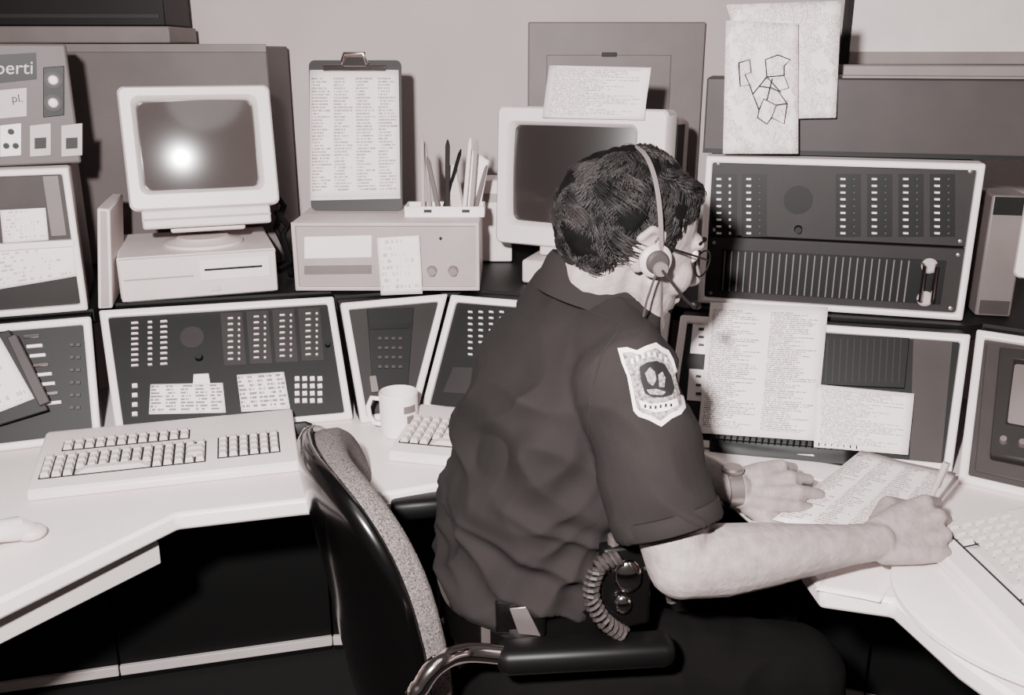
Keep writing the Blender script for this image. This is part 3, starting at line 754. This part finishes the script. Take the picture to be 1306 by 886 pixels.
body.chain([(hp(.086,0,.012),.009),(hp(.102,0,-.012),.010),(hp(.114,0,-.030),.012),(hp(.096,0,-.038),.012)])
for s in (-1,1): body.ell(hp(.100,s*.012,-.034),(.012,.008,.008),RH)
body.chain([(hp(.093,-.018,-.063),.006),(hp(.100,0,-.061),.008),(hp(.093,.018,-.063),.006)])
body.chain([(hp(.089,-.015,-.075),.006),(hp(.096,0,-.076),.008),(hp(.089,.015,-.075),.006)])
def lerp(a,b,t): return a*(1-t)+b*t
body.chain([(RS,.045),(lerp(RS,RE,.5),.045),(lerp(RS,RE,.85),.043),(RE,.042),(lerp(RE,RW,.20),.046),(lerp(RE,RW,.42),.041),(lerp(RE,RW,.65),.033),(lerp(RE,RW,.85),.0265),(RW,.025)],20)
body.chain([(LS,.044),(lerp(LS,LE,.5),.042),(LE,.043),(lerp(LE,LW,.3),.044),(lerp(LE,LW,.7),.033),(LW,.026)],18)
def hand(mb,wr,x,d,right,curls,spread,thumb,scale=1.0):
    x=V(x).normalized(); d=V(d); d=(d-x*d.dot(x)).normalized(); y=d.cross(x) if right else x.cross(d)
    G=lambda a,b,c: wr+(x*a+y*b+d*c)*scale
    kn=[(.088,.034,.004),(.093,.012,.008),(.089,-.011,.006),(.080,-.032,0)]
    out={}
    for i,(kx,ky,kz) in enumerate(kn):
        mb.chain([(G(.0,ky*.45,-.002),.0155*scale),(G(.045,ky*.80,0),.0140*scale),(G(kx,ky,kz-.003),.0112*scale)],12)
    mb.chain([(G(.02,-.012,-.010),.016*scale),(G(.07,-.022,-.009),.013*scale)],12)
    mb.chain([(G(.02,.014,-.011),.017*scale),(G(.05,.028,-.012),.014*scale)],12)
    Ls=[(.042,.026,.021),(.047,.030,.022),(.043,.028,.021),(.034,.021,.019)]
    for i,(kx,ky,kz) in enumerate(kn):
        p=G(kx,ky,kz-.003); ang=0; r0=(.0092,.0094,.0089,.0080)[i]*scale
        pts=[(p,r0*1.16)]
        sp=spread[i]
        for s in range(3):
            ang+=math.radians(curls[i][s])
            dr=(x*cos(sp)+y*sin(sp))*cos(ang)-d*sin(ang)
            p=p+dr*Ls[i][s]*scale; pts.append((p,r0*((1.0,.96,.78)[s])))
        mb.chain(pts,12); out[i]=p
    tp=[(G(*q),r*scale) for q,r in zip(thumb,(.016,.0130,.0108,.0092))]
    mb.chain(tp,12); out['t']=tp[-1][0]
    return out,G
rx=(onY(1196,678,1.15)-RW); rx.z=.004
ro,RG=hand(body,RW+V((.006,0,0)),rx,(.15,-.66,.73),True,[(34,56,30),(42,66,36),(50,72,38),(58,74,36)],(.03,.0,-.03,-.07),[(.020,.024,-.012),(.050,.046,-.020),(.080,.044,-.034),(.100,.026,-.046)],1.06)
lx=V((.13,.010,.004))
lo,LG=hand(body,LW,lx,(.05,-.70,.70),False,[(30,38,22),(28,40,22),(32,44,24),(38,48,26)],(.08,.01,-.06,-.13),[(.020,.026,-.010),(.044,.050,-.012),(.074,.056,-.018),(.100,.046,-.028)],1.0)
RHp=V((.04,1.185,.57)); RK=V((.43,1.20,.545)); RA=V((.50,1.24,.10))
LHp=V((.02,1.355,.57)); LK=V((.42,1.42,.545)); LA=V((.50,1.48,.10))
for hpj,k,a in ((RHp,RK,RA),(LHp,LK,LA)):
    body.chain([(hpj,.076),(lerp(hpj,k,.5),.068),(k,.052),(lerp(k,a,.3),.048),(a,.036),(a+V((.06,.01,-.05)),.030),(a+V((.14,.015,-.062)),.028)],14)
me=remesh(body,.0028,2,.5)
person=thing('person','man in dark short-sleeved uniform shirt seated writing at the console','person',(.03,1.28,0))
bo=MB().build('body','skin',person,me=me,ang=180)
# ---- shirt
sh=MB(); torso(sh,.006,.685,1.12,.22)
HE=lerp(RS,RE,.80)
sh.chain([(RS+V((-.005,0,-.004)),.066),(lerp(RS,HE,.5),.066)],24)
hd=(RE-RS).normalized()
sh.tube([lerp(RS,HE,.3),lerp(RS,HE,.6),HE],[.066,.067,.066],28)
sh.chain([(lerp(V((.1,CY,1.08)),RS,.35),.058),(RS,.064)],20)
LHE=lerp(LS,LE,.8)
sh.chain([(lerp(V((.1,CY,1.08)),LS,.35),.058),(LS,.062),(lerp(LS,LHE,.6),.062)],20); sh.tube([lerp(LS,LHE,.4),LHE],[.062,.062],24)
me=remesh(sh,.0040,4,.6)
armc=lerp(RS,HE,.5)
def ridg(p): return 1-abs(noise.noise(p))*2
def sst(a,b,x):
    t=min(1,max(0,(x-a)/(b-a))); return t*t*(3-2*t)
def folds(p,n):
    hem=p.z-.22*((p-V((.036,CY,0))).dot(FW))
    fade=sst(.672,.70,hem)
    w=(ridg(V((p.x*8+p.z*10+p.y*3,p.y*4,p.z*4-p.x*5)))-.5)*.020
    w+=(ridg(V((p.x*16-p.z*12+3,p.y*9,p.z*6+p.x*6)))-.5)*.011
    lowz=1-sst(.74,.92,p.z)
    w+=lowz*(ridg(V((p.x*6+p.z*9,p.y*6,p.z*24+p.x*8)))-.5)*.016
    k=max(0,1-abs(hem-.730)/.06)
    w+=k*k*(3-2*k)*.012
    da=(p-armc).length
    if da<.17 and p.y<1.17:
        q=max(0,min(1,(da-.06)/.10)); w*=.35+.65*q
    top=sst(.97,1.05,p.z); w*=1-.45*top
    return max(w,-.010)*fade
displace(me,folds)
shirt=MB().build('shirt','shirt',person,me=me,ang=180)
bv=BVHTree.FromPolygons([v.co+WL[shirt] for v in me.vertices],[tuple(p.vertices) for p in me.polygons])
ax=hd; mb=MB(); ringpts=[]
u1=ax.orthogonal().normalized(); u2=ax.cross(u1)
for (rad,s) in ((.0665,.003),(.0685,.0),(.0685,-.020),(.0665,-.022)):
    ringpts.append([HE+ax*s+(u1*cos(2*pi*k/40)+u2*sin(2*pi*k/40))*rad for k in range(40)])
mb.loft(ringpts,False,False,True).build('sleeve_hem','shirt',person,ang=180)
def drape_line(pxs,r=.0012,name='seam',m='seam',off=.0002):
    pts=[]
    for i in range(len(pxs)-1):
        for s in range(10):
            x=pxs[i][0]+(pxs[i+1][0]-pxs[i][0])*s/10; y=pxs[i][1]+(pxs[i+1][1]-pxs[i][1])*s/10
            h=bv.ray_cast(CAM,ray(x,y).normalized())
            if h[0] and (not pts or (h[0]-pts[-1]).length<.04): pts.append(h[0]+h[1]*off)
    if len(pts)>2: MB().tube(pts,r,6).build(name,m,person)
drape_line([(700,372),(740,392),(790,412),(812,430)])
drape_line([(790,420),(768,450),(754,500),(750,560)])
def drape_fan(poly,c,off,name,m,parent,M=7,sub=4):
    pp=[]
    n=len(poly)
    for i in range(n):
        for s in range(sub):
            a,b=poly[i],poly[(i+1)%n]; pp.append((a[0]+(b[0]-a[0])*s/sub,a[1]+(b[1]-a[1])*s/sub))
    n=len(pp); vs=[];fs=[]
    def hit(x,y):
        h=bv.ray_cast(CAM,ray(x,y).normalized())
        if h[0]: return h[0]+h[1]*off
        return None
    cc=hit(*c); vs.append(cc)
    for k in range(1,M+1):
        for (x,y) in pp:
            q=hit(c[0]+(x-c[0])*k/M,c[1]+(y-c[1])*k/M)
            vs.append(q if q else cc)
    for i in range(n): fs.append((0,1+i,1+(i+1)%n))
    for k in range(M-1):
        for i in range(n):
            a=1+k*n; b=a+n; fs.append((a+i,b+i,b+(i+1)%n,a+(i+1)%n))
    return MB().add(vs,fs).build(name,m,parent,ang=180)
shield=[(788,444),(800,443),(812,447),(824,441),(836,437),(844,443),(852,447),(858,458),(864,478),(870,500),(874,520),(868,528),(857,533),(843,544),(828,536),(814,531),(808,524),(804,502),(800,480),(793,462)]
cen=(834,490)
sk=lambda s:[(cen[0]+(x-cen[0])*s,cen[1]+(y-cen[1])*s) for x,y in shield]
pt=drape_fan(shield,cen,.0010,'shoulder_patch','patchlight',person)
drape_fan(sk(.87),cen,.0014,'patch_field','patchmid',pt)
for i,(x,y) in enumerate([(806,461),(812,457),(819,454),(826,452),(833,452),(840,455),(847,459)]):
    drape_fan([(x-1.5,y-3),(x+1.8,y-3.5),(x+2.6,y+3),(x-.8,y+3.5)],(x+.5,y),.0018,'patch_lettering','patchlight',pt,2,1)
drape_fan([(815,468),(824,462),(836,460),(847,465),(855,479),(859,495),(856,504),(845,507),(832,507),(822,502),(817,486)],(837,484),.0018,'patch_emblem','patchdark',pt)
for poly,c in (([(822,476),(828,468),(834,474),(836,484),(832,492),(826,488)],(829,480)),([(838,478),(843,474),(847,482),(846,494),(840,494)],(842,485)),([(824,497),(836,496),(848,500),(844,504),(828,503)],(836,500))):
    drape_fan(poly,c,.0022,'patch_figure','patchmid',pt,2,1)
drape_fan([(814,510),(830,515),(848,513),(862,508),(864,517),(850,524),(834,526),(817,520)],(838,518),.0020,'patch_banner','patchlight',pt)
for i in range(6):
    x=822+i*6.5; y=518+1.5*sin(i); drape_fan([(x-1.2,y-2),(x+1.6,y-2),(x+1.6,y+2.4),(x-1.2,y+2.4)],(x,y),.0025,'patch_lettering','patchdark',pt,2,1)
# collar
nc=V((.120,CY-.002,1.112))
rgs=[]
for (a,b,dz) in ((.062,.060,-.01),(.061,.059,.034),(.065,.063,.038),(.072,.071,.030),(.090,.094,-.010),(.084,.088,-.014)):
    rgs.append([nc+FW*(a*cos(t))+LT*b*sin(t)+UP*(dz-.024*cos(t)-.004) for t in [2*pi*k/40 for k in range(40)]])
MB().loft(rgs,False,False,True).build('collar','shirt',person,ang=60)
# belt
def beltp(t,g,z):
    a,b=.131+g,.160+g; dx=a*math.copysign(abs(cos(t))**.82,cos(t))
    return V((.035,CY,z))+FW*dx+LT*b*math.copysign(abs(sin(t))**.82,sin(t))+UP*.22*dx
rgs=[[beltp(2*pi*k/48,g,z) for k in range(48)] for (g,z) in ((.0,.654),(.019,.654),(.019,.701),(.0,.701))]
belt=MB().loft(rgs,False,False,True).build('belt','leather',person,ang=60)
for t_ in (-1.95,-2.25):
    rg=[[beltp(t_+e,g,z) for (g,z) in ((.020,.650),(.0215,.650),(.0215,.705),(.020,.705))] for e in (-.05,.05)]
    MB().loft(rg).build('belt_keeper','steel',belt)
tr=MB()
torso(tr,.006,.54,.69,.22)
for hpj,k,a in ((RHp,RK,RA),(LHp,LK,LA)):
    tr.chain([(hpj,.088),(lerp(hpj,k,.5),.082),(k,.066),(lerp(k,a,.4),.060),(lerp(k,a,.95),.056)],16)
me=remesh(tr,.006,4,.6)
displace(me,lambda p,n:(ridg(V((p.x*16,p.y*10,p.z*14)))-.3)*.006)
MB().build('trousers','trouser',person,me=me,ang=180)
for a in (RA,LA):
    mb=MB(); mb.chain([(a+V((.0,.0,-.045)),.040),(a+V((.07,.012,-.058)),.042),(a+V((.16,.018,-.066)),.034)],16)
    me=remesh(mb,.008,3)
    MB().build('shoe','leather',person,me=me,ang=180)
# hair
HCc=V((-.009,0,.020)); HR=V((.094,.075,.084))
def zt(x):
    K=[(-.2,-.074),(-.06,-.074),(-.044,-.064),(-.032,-.022),(-.022,.020),(.004,.032),(.012,.020),(.016,-.010),(.027,-.008),(.034,.034),(.05,.050),(.072,.062),(.2,.068)]
    for (a,b),(c,d) in zip(K,K[1:]):
        if a<=x<=c: return b+(d-b)*(x-a)/(c-a)
    return .068
def hsurf(dv,g):
    hz=HR.z if dv.z>0 else .104
    return HCc+V((dv.x*(HR.x+g),dv.y*(HR.y+g),dv.z*(hz+g)))
mb=MB(); rings=[]; S=120; Rg=80
for j in range(1,Rg):
    t=pi*j/Rg; ring=[]
    for k in range(S):
        dv=V((sin(t)*cos(2*pi*k/S),sin(t)*sin(2*pi*k/S),cos(t)))
        q=hsurf(dv,.008)
        z0=zt(q.x)+.004*noise.noise(V((q.x*80,q.y*80,1)))
        if q.z>z0: 
            e=min(1,(q.z-z0)/.04)
            g=-.001+.008*e+.006*noise.noise(V((q.x*24,q.y*24,q.z*24)))*e+.003*noise.noise(V((q.x*80,q.y*50,q.z*80)))*e
            q=hsurf(dv,g)
        else: q=hsurf(dv,-.022)
        ring.append(hp(*q))
    rings.append(ring)
mb.loft(rings)
hair=mb.build('hair','hair',person,ang=180)
mb=MB(); cnt=0
while cnt<7000:
    dv=V((random.gauss(0,1),random.gauss(0,1),random.gauss(0,1))).normalized()
    q=hsurf(dv,.004)
    e=q.z-zt(q.x)
    if e<.004: continue
    cnt+=1
    if e<.04: q=hsurf(dv,.004-.005*(1-e/.04))
    cl_=noise.noise(V((q.x*30,q.y*30,q.z*30+9)))
    crown=V((-.045,0,.11)); flow=(q-crown); nrm=dv
    if q.x>.01 and q.z>.045: flow=V((.7,-.55,-.2))
    flow=(flow-nrm*flow.dot(nrm)).normalized()
    side=nrm.cross(flow); amp=.009; ph=cl_*9
    L=random.uniform(.016,.032)
    if e<.05: L*=.35+.65*e/.05
    flow=(flow+side*(cl_*2.4+random.uniform(-.12,.12))).normalized()
    pts=[];rs=[]; lift=.001+.013*max(0,cl_+.2)+random.random()*.001
    lift*=min(1,e/.04+.2)
    for s in range(5):
        t=s/4.
        w=q+flow*L*t+side*amp*(sin(ph+t*3.5)-sin(ph))*L/.03+nrm*(lift*sin(t*pi*.9))-nrm*((L*t)**2/.14)
        pts.append(hp(*w)); rs.append(.0011*(1-.7*t))
    mb.tube(pts,rs,3,False)
mb.build('hair_locks','hairlock',person,ang=180,recalc=False)
for s in (-1,1):
    MB().chain([(hp(.090,s*.018,.024),.003),(hp(.088,s*.034,.028),.0035),(hp(.076,s*.050,.022),.0025)],8).build('eyebrow','hair',person)
    MB().ell(hp(.078,s*.031,.003),.012,RH).build('eye','white',person)
    MB().ell(hp(.0875,s*.031,.001),.0045,RH).build('iris','vblack',person)
# ---- glasses
t=thing('eyeglasses','thin metal-rimmed eyeglasses worn by the seated man','glasses',hp(.1,0,0))
for s in (-1,1):
    c=V((.102,s*.034,-.003)); pts=[hp(c.x-.42*(c.y+.022*cos(a))**2*4,c.y+.022*cos(a),c.z+.018*sin(a)) for a in [2*pi*k/20 for k in range(20)]]
    MB().tube(pts,.0012,6,closed=True).build('rim','black',t)
    MB().tube([hp(.092,s*.056,.006),hp(.06,s*.074,.008),hp(.005,s*.085,.008),hp(-.012,s*.086,-.004)],.0015,6).build('temple','black',t)
MB().tube([hp(.101,-.012,.002),hp(.108,0,.005),hp(.101,.012,.002)],.0012,6).build('bridge','dgrey',t)
# ---- headset
t=thing('headset','telephone headset with pale ear cushion and boom worn by the man','headset',hp(0,0,.13))
ub=V((-.40,0,.917)); pts=[]
for k in range(41):
    a=pi*k/40; ca,sa=cos(a),sin(a)
    y=-.095*math.copysign(abs(ca)**.78,ca); r=.123*abs(sa)**.80
    q=V((.006,y,-.004))+ub*r; pts.append(hp(*q))
rgs=[]
for i,p in enumerate(pts):
    tg=(pts[min(i+1,40)]-pts[max(i-1,0)]).normalized(); xx=(RH@V((.917,0,.40))); xx=(xx-tg*xx.dot(tg)).normalized(); nn=tg.cross(xx)
    rgs.append([p+xx*.0030*c_+nn*.0012*s_ for c_,s_ in ((1,1),(-1,1),(-1,-1),(1,-1))])
MB().loft(rgs).build('headband','grey',t,bevel=.0005)
fx=Fr(hp(.004,-.086,-.012),RH@V((1,0,0)),RH@V((0,0,1)))
MB().lathe(fx,[(.016,-.006),(.021,-.002),(.022,.005),(.019,.009),(.016,.010)],32).build('ear_cushion','lgrey',t)
MB().lathe(fx.sh(0,0,.007),[(.016,0),(.015,.006),(.012,.009),(.002,.010)],32).build('earphone','dgrey2',t)
MB().lathe(fx.sh(.004,-.006,.016),[(.010,0),(.009,.005),(.002,.006)],20).build('boom_pivot','grey',t)
MB().tube([fx.p(.004,-.006,.021),fx.p(.025,-.018,.024),fx.p(.050,-.032,.020),fx.p(.078,-.042,.004),fx.p(.096,-.044,-.026)],.0020,8).build('microphone_boom','dgrey',t)
MB().ell(fx.p(.098,-.044,-.030),(.009,.006,.006),RH).build('microphone','vblack',t)
cd=[fx.p(0,-.012,.018),fx.p(.004,-.05,.016),fx.p(.012,-.080,.012),fx.p(.006,-.105,.006)]
e=cd[-1]; cd+=[V((e.x+.002,e.y-.006,e.z-.03)),V((.200,1.175,1.03))]
MB().tube(cd,.0016,6).build('cord','dgrey2',t)
# ---- watch
ax=(LG(.1,0,0)-LW).normalized(); t=thing('wrist_watch','metal wrist watch on the far wrist of the man','watch',LW)
wc=LW-ax*.004
u1=ax.cross(UP).normalized(); u2=u1.cross(ax)
rg=[]
for (r_,s) in ((.026,-.010),(.030,-.010),(.030,.010),(.026,.010)):
    rg.append([wc+ax*s+(u1*cos(2*pi*k/28)*r_+u2*sin(2*pi*k/28)*r_) for k in range(28)])
MB().loft(rg,False,False,True).build('strap','steel',t,ang=40)
f=Fr(wc+u2*.0295,ax,u1)
if f.n.z<0: f=Fr(wc+u2*.0295,u1,ax)
MB().lathe(f,[(.016,0),(.017,.004),(.014,.007),(.002,.007)],24).build('case','steel',t)
# ---- pen
ti=(ro[0]+ro['t'])/2
pt_=V((ti.x+.004,ti.y+.002,ZD+.012)); top=onY(1207,590,pt_.y-.01)
t=thing('pen','slim pale pen held upright in the mans right hand','pen',pt_)
d=(top-pt_).normalized()
MB().tube([pt_+d*.012,top],[.0038,.0045],10).build('barrel','lgrey',t)
MB().tube([pt_,pt_+d*.012],[.0008,.0035],10).build('nib','vblack',t)
MB().tube([top-d*.04+V((.005,-.002,0)),top+V((.004,-.002,0)),top],.0013,6).build('pocket_clip','chrome',t)
# ---- belt radio
c=onY(796,745,1.076); fr=yawfr(c,14)
t=thing('portable_radio','black portable radio with bright metal front worn on the mans hip','radio',c-UP*.06)
MB().box(fr,-.038,.038,-.064,.030,-.024,.006).build('holster','leather',t,bevel=.007)
MB().box(fr,-.030,.028,.012,.055,-.022,.002).build('radio_body','vblack',t,bevel=.004)
MB().lathe(Fr(fr.p(-.012,.055,-.012),fr.u,-fr.n),[(.008,0),(.008,.012),(.004,.013)],16).build('knob','steel',t)
MB().ell(fr.p(.0,.018,.010),(.019,.009,.024)).build('metal_badge','chrome',t)
MB().ell(fr.p(-.006,-.022,.012),(.012,.006,.014)).build('metal_snap','chrome',t)
def coil(name,path,R,turns,r,m,parent):
    pts=[]; n=turns*9; P=[V(p) for p in path]
    for i in range(n+1):
        s=i/n*(len(P)-1); k=min(int(s),len(P)-2); q=s-k
        def cr(a,b,c,d_,q): return .5*((2*b)+(c-a)*q+(2*a-5*b+4*c-d_)*q*q+(3*b-a-3*c+d_)*q**3)
        c_=cr(P[max(k-1,0)],P[k],P[k+1],P[min(k+2,len(P)-1)],q)
        tg=(P[k+1]-P[k]).normalized(); a1=tg.cross(V((0,1,.1))).normalized(); a2=tg.cross(a1)
        an=2*pi*turns*i/n; pts.append(c_+(a1*cos(an)+a2*sin(an))*R)
    return MB().tube(pts,r,5).build(name,m,parent)
coil('coiled_cord',[fr.p(-.015,.050,.014),fr.p(-.042,.038,.014),fr.p(-.050,.0,.014),fr.p(-.034,-.035,.020),fr.p(-.006,-.062,.018)],.0090,19,.0031,'dgrey2',t)
coil('coiled_cord',[fr.p(.03,.03,.004),fr.p(.060,-.0,.0),fr.p(.072,-.035,0)],.0080,11,.0028,'dgrey2',t)
c=onY(664,782,1.093); fr=yawfr(c,-5)
t=thing('belt_pouch','small black belt pouch with shiny metal edge at the mans back hip','pouch',c-UP*.03)
MB().box(fr,-.034,.034,-.030,.022,-.024,.008).build('pouch_body','leather',t,bevel=.005)
mb=MB(); mb.prism([fr.p(-.002,-.024,.009),fr.p(.028,-.026,.009),fr.p(.008,.018,.009),fr.p(-.014,.014,.009)],fr.n*.003); mb.build('metal_flap','steel',t,bevel=.001)
# ================================================ CHAIR
CA=math.radians(20); cf=V((cos(CA),sin(CA),0)); cl=V((sin(CA),-cos(CA),0))
chair=thing('office_chair','office swivel chair with grey fabric cushion and black shell','chair',(.0,1.28,0))
seatc=V((.03,1.28,.44))
BC=V((-.240,1.262,.662)); upv=(UP-cf*.155).normalized(); bw,bh=.205,.225
def bring(s,off,n=56):
    out=[]
    for k in range(n):
        t=2*pi*k/n; cx,sy=cos(t),sin(t); e=.66
        x=math.copysign(abs(cx)**e,cx)*s; y=math.copysign(abs(sy)**e,sy)*s
        wx=bw*(1-.10*max(0,y))
        out.append(BC+cl*x*wx+upv*y*bh+cf*(.045*x*x-.015*y*y+off))
    return out
rings=[bring(s,0) for s in (.2,.6,.9,.985)]+[bring(1.0,.012),bring(1.0,.034),bring(.97,.044),bring(.87,.048),bring(.6,.046),bring(.25,.044)]
MB().loft(rings).build('backrest_cushion','fabric',chair,ang=180)
rings=[bring(.2,-.001),bring(.9,-.001),bring(1.0,-.001),bring(1.03,.006),bring(1.04,.0),bring(1.03,-.010),bring(.97,-.022),bring(.8,-.032),bring(.5,-.038),bring(.2,-.040)]
MB().loft(rings).build('backrest_shell','gloss',chair,ang=180)
fs_=Fr(seatc,cf,V((-cf.y,cf.x,0)))
MB().loft([rr(fs_,.40,.42,.08,-.045),rr(fs_,.45,.46,.09,-.03),rr(fs_,.46,.47,.09,.0),rr(fs_,.42,.44,.09,.022),rr(fs_,.25,.27,.07,.028)]).build('seat_cushion','fabric',chair,ang=60)
MB().loft([rr(fs_,.38,.40,.08,-.07),rr(fs_,.42,.43,.08,-.046)]).build('seat_shell','gloss',chair)
def lump(p,q,wd,ht,name,m):
    d=(q-p).normalized(); s=d.cross(UP).normalized(); rings=[]
    L=(q-p).length
    for i,(t_,k) in enumerate(((0,.55),(.02,.85),(.06,1),(.5,1.0),(.94,1),(.98,.85),(1,.55))):
        c=p+d*L*t_; rg=[]
        for a in range(20):
            th=2*pi*a/20; e=.6
            rg.append(c+s*wd/2*k*math.copysign(abs(cos(th))**e,cos(th))+UP*ht/2*k*math.copysign(abs(sin(th))**e,sin(th)))
        rings.append(rg)
    MB().loft(rings).build(name,m,chair,ang=60)
AZ=.685
an=onZ(634,838,AZ); bn=onZ(858,826,AZ)
lump(an,bn,.048,.036,'armrest_pad','vblack')
fa=onZ(498,648,.715); fb=onZ(590,640,.715)
lump(fa,fb,.045,.036,'armrest_pad','vblack')
def arc(pts,n=6):
    out=[]; P=[V(p) for p in pts]
    for k in range(len(P)-1):
        a,b,c,d_=P[max(k-1,0)],P[k],P[k+1],P[min(k+2,len(P)-1)]
        for i in range(n):
            q=i/n; out.append(.5*((2*b)+(c-a)*q+(2*a-5*b+4*c-d_)*q*q+(3*b-a-3*c+d_)*q**3))
    return out+[P[-1]]
MB().tube(arc([seatc+V((-.04,-.15,-.05)),V((-.08,1.03,.44)),onY(532,905,.985),onY(538,872,.985),onY(562,844,1.0),onY(600,832,1.03),an+V((.03,0,.0))]),.0125,14).build('arm_tube','chrome',chair)
MB().tube(arc([seatc+V((-.04,.15,-.05)),V((-.15,1.45,.44)),V((fa.x-.07,fa.y,.55)),V((fa.x-.06,fa.y,.68)),V((fa.x-.02,fa.y,.712)),fa+V((.03,0,.0))]),.0115,14).build('arm_tube','chrome',chair)
MB().box(Fr(BC-upv*.18-cf*.03,cl,upv),-.03,.03,-.22,.12,-.006,.006).build('back_bracket','vblack',chair,bevel=.003)
MB().tube([seatc-UP*.07,V((seatc.x,seatc.y,.12))],.026,18).build('gas_column','chrome',chair)
for k in range(5):
    a=2*pi*k/5+.3; d=V((cos(a),sin(a),0)); b=V((seatc.x,seatc.y,.10))
    lg=MB().tube([b,b+d*.15+UP*.0,b+d*.28-UP*.025],[.026,.02,.014],12).build('base_leg','vblack',chair)
    fz=Fr(b+d*.28+V((0,0,-.070))-d.cross(UP)*.012,d,UP)
    MB().lathe(fz,[(.029,-.012),(.029,.012)],20).build('caster','vblack',lg)
# ================================================ lights, camera
def area(name,loc,tgt,e,size,c=(1,.965,.945)):
    l=bpy.data.lights.new(name,'AREA'); l.shape='DISK'; l.size=size; l.energy=e; l.color=c
    o=bpy.data.objects.new(name,l); COL.objects.link(o); o.location=loc
    o.rotation_euler=(V(tgt)-V(loc)).to_track_quat('-Z','Y').to_euler(); return o
area('camera_flash',(-.18,-.03,1.62),(.0,1.8,1.05),98,.07)
area('overhead_fill',(.2,.3,2.5),(.1,1.5,.8),5,1.2)  # added soft fill from above, not a lamp belonging to the room
w=bpy.data.worlds.new('world'); bpy.context.scene.world=w; w.use_nodes=True
w.node_tree.nodes['Background'].inputs[0].default_value=(.9,.84,.82,1); w.node_tree.nodes['Background'].inputs[1].default_value=.08
cam=bpy.data.cameras.new('camera'); co=bpy.data.objects.new('camera',cam); COL.objects.link(co)
cam.sensor_fit='HORIZONTAL'; cam.sensor_width=36; cam.lens=36*F/1306.; cam.clip_start=.02
co.location=CAM; co.rotation_euler=(pi/2-TH,0,0)
bpy.context.scene.camera=co
